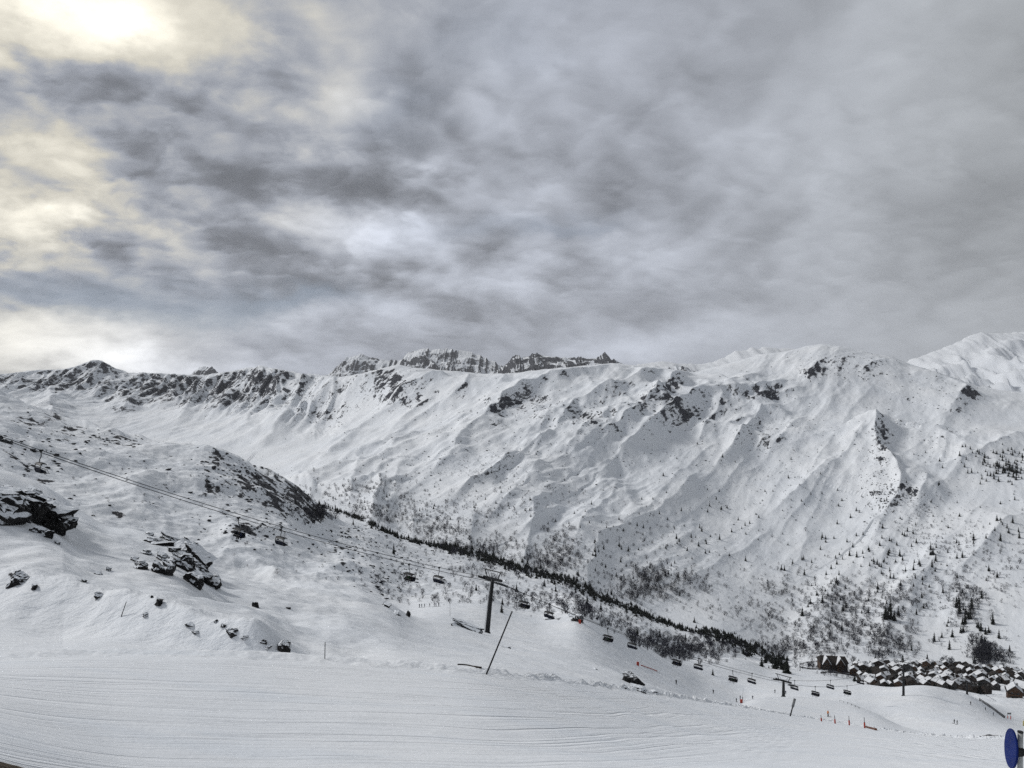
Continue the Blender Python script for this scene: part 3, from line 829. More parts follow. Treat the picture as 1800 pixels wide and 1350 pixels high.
# stream gorge: dark earth and rock along its banks
GORGE = [(560, 888), (600, 900), (640, 914), (700, 944), (745, 955), (790, 963), (830, 972), (900, 995), (960, 1010), (1000, 1022), (1060, 1051), (1110, 1070), (1150, 1087), (1200, 1105), (1270, 1117), (1330, 1146), (1385, 1170)]

TU = np.zeros_like(TZ)
TV = np.zeros_like(TZ)
e2 = np.array([np.interp(2.0, rows_t, TY[:, i]) for i in range(NC)])
TU[:] = TX
TV[:] = (T - 2.0) * 17.0


def terrain_piece(name, r0, r1, mat, label):
    a, b = np.searchsorted(rows_t, r0), np.searchsorted(rows_t, r1)
    sub = P3[a:b + 1]
    n, m = sub.shape[0], sub.shape[1]
    idx = np.arange(n * m).reshape(n, m)
    q = np.stack([idx[:-1, :-1], idx[:-1, 1:], idx[1:, 1:], idx[1:, :-1]], -1).reshape(-1, 4)
    me = bpy.data.meshes.new(name)
    me.vertices.add(n * m)
    me.vertices.foreach_set('co', sub.reshape(-1).astype(np.float32))
    me.loops.add(len(q) * 4)
    me.loops.foreach_set('vertex_index', q.reshape(-1).astype(np.int32))
    me.polygons.add(len(q))
    me.polygons.foreach_set('loop_start', np.arange(0, len(q) * 4, 4, dtype=np.int32))
    me.update(calc_edges=True)
    me.polygons.foreach_set('use_smooth', np.ones(len(q), bool))
    for nm, arr in (('rock', ROCK), ('soil', SOIL), ('tu', TU), ('tv', TV)):
        at = me.attributes.new(nm, 'FLOAT', 'POINT')
        at.data.foreach_set('value', arr[a:b + 1].reshape(-1).astype(np.float32))
    me.normals_split_custom_set_from_vertices(NRM[a:b + 1].reshape(-1, 3).astype(np.float32))
    me.materials.append(mat)
    o = obj(name, me)
    return tag(o, label, 'snow', kind='structure')


M_PISTE = snow_material('groomed_snow', 1.6, bumps=((0.9, 1.6, 1, 0.05, 4, .6), (6, 9, 6, 0.012, 3, .6)), track=True)
M_NEAR = snow_material('wind_packed_snow', 1.1, bumps=((0.55, 1.5, 1.2, 0.22, 5, .62), (3.0, 6.0, 4, 0.035, 3, .6)))
M_MID = snow_material('hill_snow', 0.42, bumps=((0.10, 0.16, .1, 1.3, 5, .6), (0.6, 0.9, .6, .22, 4, .6)), knoise=1.0)
M_FAR = snow_material('mountain_snow', 0.13, rock_col=(0.030, 0.033, 0.042), rock_col2=(0.080, 0.085, 0.105), bumps=((0.016, 0.008, .010, 3.0, 5, .52), (0.09, 0.05, .07, 1.3, 5, .62)), knoise=1.55, edge=0.08, streak=30)

terrain_piece('piste', 0.0, 2.5, M_PISTE, 'groomed pale grey ski piste with ski tracks across the foot of the picture')
terrain_piece('hillside', 2.5, 6.0, M_NEAR, 'wind-packed snow hillside with dark rocks just beyond the piste')
terrain_piece('hill', 6.0, 11.0, M_MID, 'snowy hill and ski runs in the middle distance under the chairlift')
terrain_piece('mountain', 11.0, 16.0, M_FAR, 'long snow-covered mountain ridge with spurs across the valley')


# ------------------------------------------------------------------ far peaks, each a massif of its own with its own grid
def massif(name, label, sky, Y0, depth, base_y, amp, rockness, mat, seed, nx_=260, ny_=90, spur=60.0, jag=0.0):
    sky = np.array(sky, float)
    x0, x1 = sky[0, 0], sky[-1, 0]
    cx = np.linspace(x0, x1, nx_)
    u = np.linspace(0, 1, ny_)
    top = -(np.interp(cx, sky[:, 0], sky[:, 1]) - CY) / F
    if len(sky[0]) > 2:
        Yk = np.interp(cx, sky[:, 0], sky[:, 2])
    else:
        Yk = np.full_like(cx, Y0)
    if jag:
        top = top + jag / F * fbm(cx / 17.0 + 3 * fbm(cx / 40, cx * 0, 2, seed), cx * 0 + seed, 4, seed + 3, 0.65)
    zb = -(base_y - CY) / F * Y0
    Uu, Cc = np.meshgrid(u, cx, indexing='ij')
    front = Uu <= 0.8
    f = np.where(front, Uu / 0.8, (1 - Uu) / 0.2)
    Yg = np.where(front, Yk - depth * (1 - f), Yk + depth * 0.5 * (1 - f))
    ztop = top * Yk
    Xw = Yk * (Cc - CX) / F
    Z = zb + (ztop - zb) * f ** 1.05
    wob = 0.6 * fbm(Xw / spur / 1.5, Z / spur / 1.5, 3, seed)
    r = ridged(Xw / spur + wob, Z / spur * 2.4 + Yg / spur / 3.0, 5, seed, 0.5)
    env_ = np.sin(np.pi * np.clip(f, 0, 1)) ** 0.7
    Z = Z + amp * (r - 0.95) * env_ * 0.8 + amp * 0.6 * fbm(Xw / spur * 1.6, Yg / spur * 1.3, 5, seed + 9, 0.6) * env_
    P = np.stack([Xw, Yg, Z], -1)
    d1, d2 = np.gradient(P, axis=1), np.gradient(P, axis=0)
    N = np.cross(d1, d2)
    N /= np.linalg.norm(N, axis=-1, keepdims=True)
    sl = np.sqrt(np.clip(1 - N[..., 2] ** 2, 0, 1)) / np.maximum(np.abs(N[..., 2]), .05)
    rk = np.clip(rockness * (0.35 + 0.6 * sstep(sl, 0.5, 1.3) + 0.3 * fbm(Xw / spur * 3, Yg / spur * 2, 3, seed + 4)), 0, 1)
    idx = np.arange(nx_ * ny_).reshape(ny_, nx_)
    q = np.stack([idx[:-1, :-1], idx[:-1, 1:], idx[1:, 1:], idx[1:, :-1]], -1).reshape(-1, 4)
    me = bpy.data.meshes.new(name)
    me.from_pydata(P.reshape(-1, 3).tolist(), [], q.tolist())
    me.polygons.foreach_set('use_smooth', np.ones(len(q), bool))
    at = me.attributes.new('rock', 'FLOAT', 'POINT')
    at.data.foreach_set('value', rk.reshape(-1).astype(np.float32))
    me.materials.append(mat)
    return tag(obj(name, me), label, 'mountain', kind='structure')


M_CRAG = snow_material('crag_snow', 0.018, rock_col=(0.040, 0.043, 0.055), rock_col2=(0.10, 0.105, 0.12), bumps=((0.008, 0.008, .008, 16, 6, .62),), knoise=1.1, edge=0.06)
M_PALE = snow_material('mist_paled_snow', 0.007, rock_col=(0.25, 0.26, 0.29), rock_col2=(0.34, 0.35, 0.37), bumps=((0.004, 0.004, .004, 14, 6, .6),), knoise=0.9, edge=0.12)  # rock tones lightened so the colour stands in for mist over these peaks
massif('crag', 'jagged pale rock and snow peaks rising behind the ridge', [(560, 668), (580, 655), (597, 640), (612, 628), (638, 620), (650, 626), (672, 632), (700, 634), (712, 626), (725, 617), (745, 613), (760, 614), (775, 611), (790, 614), (815, 617), (835, 620), (850, 628), (870, 637), (890, 645), (920, 660)], 8600, 3400, 790, 120, .78, M_CRAG, 5, 340, 130, 520, 3.0)
massif('crag', 'dark jagged rock ridge with needle summit behind the snowy skyline', [(850, 668), (878, 648), (892, 640), (900, 628), (907, 624), (916, 627), (930, 625), (942, 621), (960, 627), (990, 630), (1012, 627), (1030, 630), (1048, 629), (1056, 622), (1063, 620), (1072, 629), (1090, 639), (1115, 655)], 6800, 2500, 770, 85, 1.3, M_CRAG, 17, 340, 120, 330, 3.2)
massif('peak', 'small dark summit peeping over the far left ridge', [(320, 668), (340, 655), (352, 646), (358, 644), (366, 646), (373, 643), (380, 650), (395, 668)], 7600, 1400, 760, 60, .9, M_CRAG, 23, 90, 50, 240, 2.0)
massif('peak', 'low rocky shoulder behind the dip in the skyline', [(1130, 668), (1165, 650), (1185, 645), (1205, 645), (1225, 654), (1245, 668)], 5200, 1000, 720, 40, .9, M_CRAG, 27, 110, 50, 150, 2.0)
massif('peak', 'faint misty snow ridge left of the rounded summit', [(1080, 668), (1120, 640), (1160, 634), (1200, 640), (1250, 638), (1275, 627), (1295, 616), (1330, 611), (1380, 612), (1440, 616), (1520, 628), (1600, 650)], 9800, 2500, 740, 90, .08, M_PALE, 33, 160, 60, 520, 2.0)
massif('peak', 'pale snow peak with sunlit flank on the right edge', [(1540, 668), (1590, 636), (1640, 617), (1665, 608), (1690, 596), (1708, 588), (1722, 583), (1745, 586), (1800, 582), (1860, 570), (1950, 575), (2100, 640)], 7800, 3400, 800, 150, .14, M_PALE, 41, 240, 90, 600, 1.5)

# ------------------------------------------------------------------ air between here and the far peaks
def haze_box():
    m = MB().box((0, 5500, 325), (26000, 14000, 1650))
    me = m.mesh('haze')
    mt, t, b = new_mat('haze_air')
    t.nodes.remove(b)
    pv = node(t, 'ShaderNodeVolumePrincipled')
    pv.inputs['Color'].default_value = (0.93, 0.95, 1.0, 1)
    pv.inputs['Density'].default_value = HAZE_DENSITY
    pv.inputs['Anisotropy'].default_value = 0.2
    t.links.new(pv.outputs[0], t.nodes['Material Output'].inputs['Volume'])
    me.materials.append(mt)
    tag(obj('haze', me), 'thin mountain haze softening the far peaks', 'haze', kind='stuff')


HAZE_DENSITY = 3.0e-5
if S.world.name == "World": haze_box()

# ------------------------------------------------------------------ rocks
def rock_material(name, snow_lo=0.42, snow_hi=0.66, dark=(0.010, 0.010, 0.011), light=(0.034, 0.033, 0.033), sc=1.0):
    m, t, b = new_mat(name)
    geo = node(t, 'ShaderNodeNewGeometry')
    n1 = noise(t, geo.outputs['Position'], 2.2 * sc, 5, 0.65)
    n2 = noise(t, geo.outputs['Position'], 9.0 * sc, 4, 0.6)
    rc = mixc(t, smooth(t, n1, 0.35, 0.72), dark, light)
    sp = node(t, 'ShaderNodeSeparateXYZ')
    t.links.new(geo.outputs['Normal'], sp.inputs[0])
    nz = X(sp.outputs[2])
    f = smooth(t, nz + (n1 - 0.5) * 0.7 + (n2 - 0.5) * 0.35, snow_lo, snow_hi)
    put(t, b.inputs['Base Color'], mixc(t, f, rc, SNOW))
    b.inputs['Roughness'].default_value = 0.85
    b.inputs['Specular IOR Level'].default_value = 0.15
    bp = node(t, 'ShaderNodeBump')
    bp.inputs['Strength'].default_value = 0.8
    bp.inputs['Distance'].default_value = 0.12 / sc
    put(t, bp.inputs['Height'], n1 * 1.0 + n2 * 0.5)
    t.links.new(bp.outputs[0], b.inputs['Normal'])
    return m


M_ROCK = rock_material('snow_dusted_rock')
M_ROCKD = rock_material('dark_rock', 0.85, 1.05)


def block_mesh(seed, W, D, H, cuts):
    r = random.Random(seed)
    bm = bmesh.new()
    bmesh.ops.create_cube(bm, size=1.0)
    bmesh.ops.subdivide_edges(bm, edges=bm.edges[:], cuts=cuts, use_grid_fill=True)
    pl = [(Vector((r.gauss(0, 1), r.gauss(0, 1), r.gauss(0, .8))).normalized(), r.uniform(.28, .50)) for _ in range(11)]
    kx, ph = r.uniform(-.6, .6), r.uniform(0, 9)
    for v in bm.verts:
        q = v.co.copy()
        for d, k in pl:
            e = q.dot(d)
            if e > k:
                q -= d * (e - k)
        lay = (q.z + q.x * kx) * r.choice((5, 5, 6))
        st = 1 + .13 * math.sin(math.floor(lay) * 2.4 + ph)
        q.x *= st
        q.y *= st
        q += Vector((r.uniform(-.028, .028), r.uniform(-.028, .028), r.uniform(-.028, .028)))
        v.co = Vector((q.x * W, q.y * D, q.z * H))
    me = bpy.data.meshes.new('boulder')
    bm.to_mesh(me)
    bm.free()
    return me


def place_rock(name, px, py, w, h, seed, label, cat='rock', mat=M_ROCK, depth=None, tilt=0.0, group=None, **kw):
    """a rock whose foot is seen at (px, py), w by h picture pixels, its lower half in the snow"""
    hx, hy, hz, ok = hits(px, py)
    x, y, z = float(hx[0]), float(hy[0]), float(hz[0])
    s = y / F
    o = obj(name, block_mesh(seed, w * s * 1.2, (depth or w) * s * 1.1, h * s * 1.7, 6 if w > 12 else 4), None, mat)
    r = random.Random(seed)
    o.location = (x, y, z + h * s * .02)
    o.rotation_euler = (r.uniform(-.2, .2), tilt + r.uniform(.0, .3), r.uniform(-.5, .5))
    return tag(o, label, cat, group)


def outcrop(label, blocks, seed):
    c = blocks[0]
    base = at0(c[0], c[1])
    root = empty('rock_outcrop', base)
    tag(root, label, 'rock outcrop', 'dark rock outcrops on the near hillside')
    for i, (px, py, w, h, tl) in enumerate(blocks):
        p = at0(px, py)
        s = p.y / F * (.86 if seed == 300 else 1.0)
        r = random.Random(seed + i * 7)
        W, H, D = w * s, h * s, max(w * .8, h) * s
        me = block_mesh(seed + i * 7, W * 1.3, D * 1.25, H * 1.7, 8 if w > 24 else 5)
        o = obj('boulder', me, root, M_ROCK)
        o.location = p - Vector(base) + Vector((0, .15 * D, H * .18))
        o.rotation_euler = (0, tl, r.uniform(-.5, .5))
    return root


def at0(px, py):
    hx, hy, hz, ok = hits(px, py)
    return Vector((float(hx[0]), float(hy[0]), float(hz[0])))


outcrop('large black rock outcrop at the left edge, streaked with snow ledges',
        [(5, 906, 70, 42, .25), (-45, 900, 90, 60, .2), (45, 910, 64, 40, .3), (74, 920, 56, 38, .4), (94, 934, 42, 34, .45), (40, 882, 60, 20, .3), (78, 898, 52, 26, .4), (108, 914, 36, 22, .45),
         (15, 872, 56, 18, .25), (66, 936, 26, 14, .2), (84, 944, 14, 12, .3), (104, 938, 14, 12, .2), (-20, 880, 60, 26, .2), (60, 868, 30, 8, .4)], 100)
outcrop('stepped dark rock outcrop with boulders at its right end, above the piste',
        [(322, 1000, 44, 28, .3), (308, 958, 50, 16, .4), (326, 974, 46, 24, .6), (340, 992, 44, 28, .6), (346, 1010, 44, 26, .4), (346, 1031, 28, 24, .4), (374, 1030, 32, 26, .3), (354, 1003, 26, 24, .3), (270, 954, 44, 11, .2), (292, 958, 42, 12, .2),
         (262, 941, 20, 6, .2), (305, 970, 20, 9, .1), (246, 1000, 26, 15, .1), (275, 1006, 26, 18, .2), (292, 1010, 22, 20, .4), (285, 982, 26, 11, .3), (302, 990, 22, 11, .2), (258, 974, 20, 8, .2), (236, 986, 12, 8, .1), (329, 1020, 14, 16, .1),
         (300, 1000, 20, 14, .3), (318, 984, 30, 12, .4)], 300)

SMALL = [(32, 1022, 26, 24, 'two-humped dark rock at the left edge beside the piste bank'), (60, 1034, 12, 10, 'small dark rock just right of the two-humped rock'), (98, 955, 12, 7, 'small dark stone below the left outcrop'),
         (146, 1022, 15, 8, 'flat dark stone on the streaked slope above the marker pole'), (175, 1010, 14, 7, 'low flat stone near the top of the streaked slope'), (190, 1003, 9, 8, 'upright splinter of rock at the top of the streaked slope'),
         (176, 1046, 18, 9, 'broad low rock below the streaked slope'), (281, 1062, 15, 12, 'dark wedge-shaped rock right of the leaning marker pole'), (257, 1080, 14, 6, 'flat rock at the edge of the lower piste'),
         (335, 1098, 18, 8, 'long low rock beside the lower piste'), (345, 1111, 16, 6, 'flat slab on the rim of the lower piste'), (380, 1092, 9, 6, 'small stone above the row of piste-side rocks'), (393, 1100, 10, 6, 'small flat stone next to a snow-capped rock'),
         (409, 1114, 20, 12, 'snow-capped rock in the row beside the lower piste'), (432, 1120, 14, 5, 'thin slab sliding out of the row of rocks'), (463, 1128, 12, 6, 'small dark rock left of the rounded boulder'), (471, 1138, 12, 5, 'flat dark stone at the end of the lower piste'),
         (496, 1139, 22, 20, 'rounded snow-plastered boulder at the end of the lower piste'), (450, 1067, 13, 14, 'lone dark pyramid-shaped rock on the smooth snow slope'), (507, 1070, 8, 4, 'tiny stone right of the pyramid-shaped rock'),
         (267, 1050, 6, 5, 'tiny stone above the wedge-shaped rock'), (678, 1066, 16, 8, 'dark rock breaking out of the rounded snow nose'), (697, 1080, 14, 8, 'half-buried rock low on the rounded snow nose'), (717, 1083, 10, 16, 'dark rock at the tip of the rounded snow nose'),
         (893, 1139, 14, 5, 'flat dark stones in a hollow right of the lift pylon'), (1045, 1176, 10, 4, 'low stone on the rim above the ski run'), (1113, 1203, 30, 20, 'big rounded black boulder on the piste bank'), (1122, 1212, 24, 9, 'snow-covered rock under the black boulder'),
         (1148, 1217, 16, 6, 'flat rock right of the black boulder'), (1098, 1209, 8, 4, 'small stones left of the black boulder')]
for i, (px, py, w, h, lab) in enumerate(SMALL):
    k_ = .82 if w < 20 else .95
    place_rock('rock', px, py, w * k_, h * k_, 500 + i * 3, lab, mat=M_ROCKD if 'black boulder on' in lab or 'pyramid' in lab or 'wedge' in lab else M_ROCK, group='loose rocks on the near slope', cuts=10 if w > 12 else 6)
# stone slab by the pylon
o = place_rock('rock', 822, 1107, 48, 13, 777, 'long flat-topped rock slab with a dark broken end, left of the pylon', mat=M_ROCK, depth=30, tilt=.22, group='loose rocks on the near slope', cuts=16, sub=4)
# rock knoll by the ski run
for i, (px, py, w, h) in enumerate([(1015, 1092, 20, 16), (1008, 1084, 14, 7), (965, 1089, 14, 6), (1045, 1086, 16, 9)]):
    place_rock('rock', px, py, w, h, 900 + i, ['dark rock mass on the knoll beside the ski run', 'snow-topped ledge at the summit of the knoll', 'low dark rocks left of the knoll', 'rounded bushy rock right of the knoll'][i], group='rocks on the knoll', mat=M_ROCK)

# ------------------------------------------------------------------ trees
M_NEEDLE = plain('spruce_needles', (0.008, 0.011, 0.009), 0.9, var=0.5, scale=1.2, spec=0.1)
M_BARK = plain('bark', (0.035, 0.028, 0.024), 0.9, spec=0.1)
M_TWIG = plain('bare_twigs', (0.028, 0.029, 0.040), 0.9, var=0.35, scale=0.4, spec=0.1)


def conifer_meshes(seed):
    r = random.Random(seed)
    m = MB()
    m.tube([(0, 0, -0.08), (0.004, 0, 0.5), (0, 0.004, 0.97)], [0.022, 0.014, 0.003], 5)
    trunk = m.mesh('trunk', M_BARK)
    c = MB()
    nl = 12
    for i in range(nl):
        f = i / (nl - 1)
        z = 0.06 + 0.88 * f
        R = (0.24 * (1 - f) ** 0.8 + 0.012) * r.uniform(.8, 1.15)
        nb = max(4, int(9 - 4 * f))
        a0 = r.uniform(0, 6.28)
        for k in range(nb):
            a = a0 + 6.283 * k / nb + r.uniform(-.3, .3)
            L = R * r.uniform(.65, 1.2)
            wd = R * r.uniform(.42, .62)
            d = Vector((math.cos(a), math.sin(a), 0))
            s = Vector((-d.y, d.x, 0))
            top = Vector((0, 0, z + 0.055 + 0.02 * (1 - f)))
            tip = d * L + Vector((0, 0, z - 0.055 * (1 - f) - 0.01))
            l_, r_ = d * L * .55 + s * wd * .6 + Vector((0, 0, z - 0.012)), d * L * .55 - s * wd * .6 + Vector((0, 0, z - 0.012))
            c.add([top, l_, tip, r_], [(0, 1, 2), (0, 2, 3)])
    crown = bpy.data.meshes.new('crown')
    crown.from_pydata(c.v, [], c.f)
    crown.materials.append(M_NEEDLE)
    return trunk, crown


CONIFERS = [conifer_meshes(k) for k in range(5)]


def shrub_arrays(seed, n=46, tall=1.0):
    r = random.Random(seed)
    v, f = [], []

    def blade(a, b, w):
        d = (b - a).normalized()
        s = d.cross(Vector((r.uniform(-1, 1), r.uniform(-1, 1), 0.1))).normalized() * w
        i = len(v)
        v.extend([a - s, a + s, b + s * .3, b - s * .3])
        f.append((i, i + 1, i + 2, i + 3))
    for k in range(6):
        a = r.uniform(0, 6.28)
        lean = r.uniform(.05, .32)
        b = Vector((math.cos(a) * lean, math.sin(a) * lean, r.uniform(.6, 1.0)))
        blade(Vector((r.uniform(-.06, .06), r.uniform(-.06, .06), -.08)), b, .018)
    for k in range(n):
        a, q = r.uniform(0, 6.28), math.sqrt(r.uniform(0, 1))
        z = r.uniform(.22, .95)
        R = .36 * math.sin(math.pi * min(1, .25 + .75 * z)) ** .7 * q
        p = Vector((math.cos(a) * R, math.sin(a) * R, z))
        d = Vector((math.cos(a) * .6, math.sin(a) * .6, 1.0)) * r.uniform(.10, .22)
        blade(p - d * .5, p + d * .5, .018)
    return np.array([tuple(p) for p in v]), np.array(f)


SHRUBS = [shrub_arrays(k) for k in range(5)]
SHRUB_ME = []
for va, fa in SHRUBS:
    me = bpy.data.meshes.new('bare_shrub')
    me.from_pydata(va.tolist(), [], fa.tolist())
    me.materials.append(M_TWIG)
    SHRUB_ME.append(me)


def scatter(spec):
    px, py, hh_ = [], [], []
    for (cx, cy, sx, sy, n, h0, h1) in spec:
        px.append(rng.normal(cx, sx, n))
        py.append(rng.normal(cy, sy, n))
        hh_.append(rng.uniform(h0, h1, n) * rng.choice([0.6, 0.85, 1.0, 1.3], n))
    return np.concatenate(px), np.concatenate(py), np.concatenate(hh_)


CON = [  # conifers: picture centre, spread, count, height in metres
    (1000, 880, 150, 45, 40, 3, 6), (1200, 905, 110, 45, 46, 4, 7), (900, 905, 90, 30, 36, 3, 6), (1480, 985, 60, 35, 40, 6, 9), (1560, 990, 60, 45, 44, 6, 10), (1640, 995, 40, 40, 34, 6, 10),
    (1755, 812, 40, 12, 90, 6, 10), (1785, 830, 26, 8, 60, 7, 11), (1770, 860, 30, 25, 16, 6, 9), (1770, 940, 18, 18, 11, 8, 12), (1700, 1080, 26, 28, 18, 9, 14), (1480, 1065, 50, 25, 16, 8, 12), (1565, 1078, 8, 7, 5, 14, 18),
    (690, 905, 55, 14, 26, 4, 6), (1060, 985, 60, 35, 30, 5, 8), (1230, 940, 40, 22, 16, 6, 9), (1420, 880, 80, 40, 26, 4, 7), (800, 850, 90, 30, 26, 3, 5), (1640, 880, 60, 40, 20, 5, 8), (1300, 1000, 90, 40, 18, 5, 8),
    (620, 860, 40, 14, 14, 4, 6), (1120, 1000, 60, 30, 14, 5, 8), (1330, 850, 120, 40, 22, 3, 5), (1710, 1120, 40, 16, 10, 9, 13), (1600, 1150, 60, 8, 6, 8, 12)]
BIG = [(1687, 1078, 18), (1708, 1070, 17), (1702, 1087, 13), (1640, 975, 15), (1636, 966, 12), (1645, 986, 13), (1482, 1074, 13), (1611, 1080, 9), (1720, 1104, 11), (1738, 1112, 10), (1566, 1088, 20), (1572, 1090, 16), (1561, 1086, 17),
       (1685, 1062, 12), (1595, 934, 9), (1605, 938, 8), (1542, 992, 10), (1564, 1004, 8), (1442, 966, 8), (1461, 1000, 9), (1471, 992, 9), (1592, 1004, 8), (1480, 1108, 12), (1460, 1095, 9), (1725, 1130, 10), (1731, 1128, 9),
       (882, 1077, 3.6), (883, 1063, 3.4), (908, 1040, 6.0), (837, 1038, 4), (930, 1015, 5.5), (957, 1031, 6.5), (974, 1028, 6), (913, 1015, 3), (1253, 1187, 4.2), (1339, 1172, 8), (1340, 1150, 8), (1120, 1118, 6), (1160, 1121, 7),
       (1205, 1125, 7), (1032, 1062, 6), (1016, 1035, 6), (1012, 1042, 5), (1046, 970, 11), (1047, 978, 9), (1120, 925, 8), (1131, 928, 8), (1215, 945, 10), (1228, 960, 9), (1208, 968, 8), (1230, 928, 9), (1244, 900, 7), (1267, 896, 7),
       (1278, 893, 7), (1170, 1012, 10), (1192, 1015, 9), (1378, 1160, 9), (1362, 1176, 10), (1345, 1165, 9), (1752, 818, 10), (1764, 825, 11), (1776, 828, 11), (1788, 831, 12)]
px, py, hm_ = scatter(CON)
big = np.array(BIG, float)
px, py, hm_ = np.concatenate([big[:, 0], px]), np.concatenate([big[:, 1], py]), np.concatenate([big[:, 2], hm_])
hx, hy, hz, ok = hits(px, py)
ok &= (hy > 200) & (px > -30) & (px < 1830)
size = hm_ / hy * F
order = np.argsort(-np.where(ok, size, -1))[:300]
conv = (px.copy(), py.copy(), hx.copy(), hy.copy(), hz.copy(), hm_.copy(), ok.copy())


def place_words(x, y, Y):
    if Y < 700:
        return ('on the near bank left of the rock knoll' if x < 1000 else 'on the near bank right of the rock knoll' if x < 1230 else 'on the near bank beyond the pylon mound'), 'spruces on the near bank'
    if x > 1680 and y < 900:
        return 'in the dense stand high at the right edge', 'stand of spruces high at the right edge'
    if x > 1400 and y >= 1030:
        w = 'behind the hotel' if x < 1520 else 'above the left half of the village' if x < 1620 else 'above the right half of the village'
        return 'low ' + w, 'tall spruces above the village'
    if x > 1400:
        w = 'between the ridge foot and the thickets' if x < 1530 else 'below the steep rocky spur' if x < 1610 else 'in the broken gully' if x < 1700 else 'near the right edge'
        return w, 'spruces scattered on the right-hand slope'
    if x > 980:
        w = 'high on the bare middle slope' if y < 920 else 'above the birch wood on the middle slope' if y < 1000 else 'at the foot of the middle slope'
        return w, 'spruces dotted over the middle slope'
    return ('above the stream near the left hill' if x < 760 else 'on the slope at the head of the valley'), 'spruces near the head of the valley'


def size_word(h):
    return 'tall' if h > 9.5 else 'medium' if h > 6.5 else 'small'


for i in order:
    if not ok[i]:
        continue
    k = int(rng.integers(0, 5))
    tr, cr = CONIFERS[k]
    root = empty('spruce_tree', (hx[i], hy[i], hz[i] - 0.1 * hm_[i] * 0.3), float(rng.uniform(0, 6.28)), float(hm_[i]))
    root.scale.x *= rng.uniform(.85, 1.2)
    wd_, grp = place_words(px[i], py[i], hy[i])
    tag(root, f'{size_word(hm_[i])} dark spruce {wd_}', 'tree', grp)
    obj('trunk', tr, root)
    obj('crown', cr, root)


def mass(name, label, cat, temps, X_, Y_, Z_, H_, mat, wid=(0.8, 1.3)):
    vs, fs, base = [], [], 0
    for i in range(len(X_)):
        va, fa = temps[int(rng.integers(0, len(temps)))]
        a = rng.uniform(0, 6.28)
        w = rng.uniform(*wid)
        c, s = math.cos(a) * w, math.sin(a) * w
        p = np.stack([va[:, 0] * c - va[:, 1] * s, va[:, 0] * s + va[:, 1] * c, va[:, 2]], 1) * H_[i] + (X_[i], Y_[i], Z_[i])
        vs.append(p)
        fs.append(fa + base)
        base += len(va)
    vs, fs = np.concatenate(vs), np.concatenate(fs)
    me = bpy.data.meshes.new(name)
    n = fs.shape[1]
    me.vertices.add(len(vs))
    me.vertices.foreach_set('co', vs.reshape(-1).astype(np.float32))
    me.loops.add(len(fs) * n)
    me.loops.foreach_set('vertex_index', fs.reshape(-1).astype(np.int32))
    me.polygons.add(len(fs))
    me.polygons.foreach_set('loop_start', np.arange(0, len(fs) * n, n, dtype=np.int32))
    me.update(calc_edges=True)
    me.materials.append(mat)
    return tag(obj(name, me), label, cat, kind='stuff')


# the small remainder of the spruces
rest_c = np.array([i for i in np.argsort(-np.where(ok, size, -1))[300:] if ok[i]], int)


# dark woods along the stream
gp = np.array(GORGE, float)
L = np.concatenate([[0], np.cumsum(np.hypot(*np.diff(gp, axis=0).T))])
N = 3000
s0 = rng.uniform(0, L[-1], N)
gx, gy = np.interp(s0, L, gp[:, 0]), np.interp(s0, L, gp[:, 1])
wd = np.interp(s0 / L[-1], [0, .25, .3, .55, .7, .76, .85, 1], [1.2, 1.6, 4, 4.5, 3.0, 1.2, 5.0, 7])
gx2, gy2 = gx + rng.normal(0, 3, N), gy + rng.normal(0, 1, N) * wd + 1
ax, ay, az_, aok = hits(gx2, gy2)
keep = aok & (ay > 500) & (rng.uniform(0, 1, N) < np.interp(s0 / L[-1], [0, .25, .3, .55, .7, .76, .85, 1], [.3, .5, 1, 1, .9, .5, 1, 1]) * (0.55 + 0.9 * (fbm(s0 / 28.0, s0 * 0, 3, 201) > -0.15)))
tri = []
for tr, cr in CONIFERS:
    v = np.array([tuple(q.co) for q in cr.vertices])
    f = np.array([tuple(p.vertices) for p in cr.polygons])
    v[:, :2] *= 1.5
    tri.append((v, f))
mass('woods', 'dark strip of dense trees lining the stream along the valley floor', 'woods', tri, ax[keep], ay[keep], az_[keep] - .4, rng.uniform(2.0, 6.5, keep.sum()) * rng.choice([.7, 1, 1.25], keep.sum()), M_NEEDLE)

mass('forest', 'scattered tiny dark spruces over the far slopes, too small to count', 'spruces', tri, hx[rest_c], hy[rest_c], hz[rest_c] - .3, hm_[rest_c], M_NEEDLE, (0.7, 0.9))

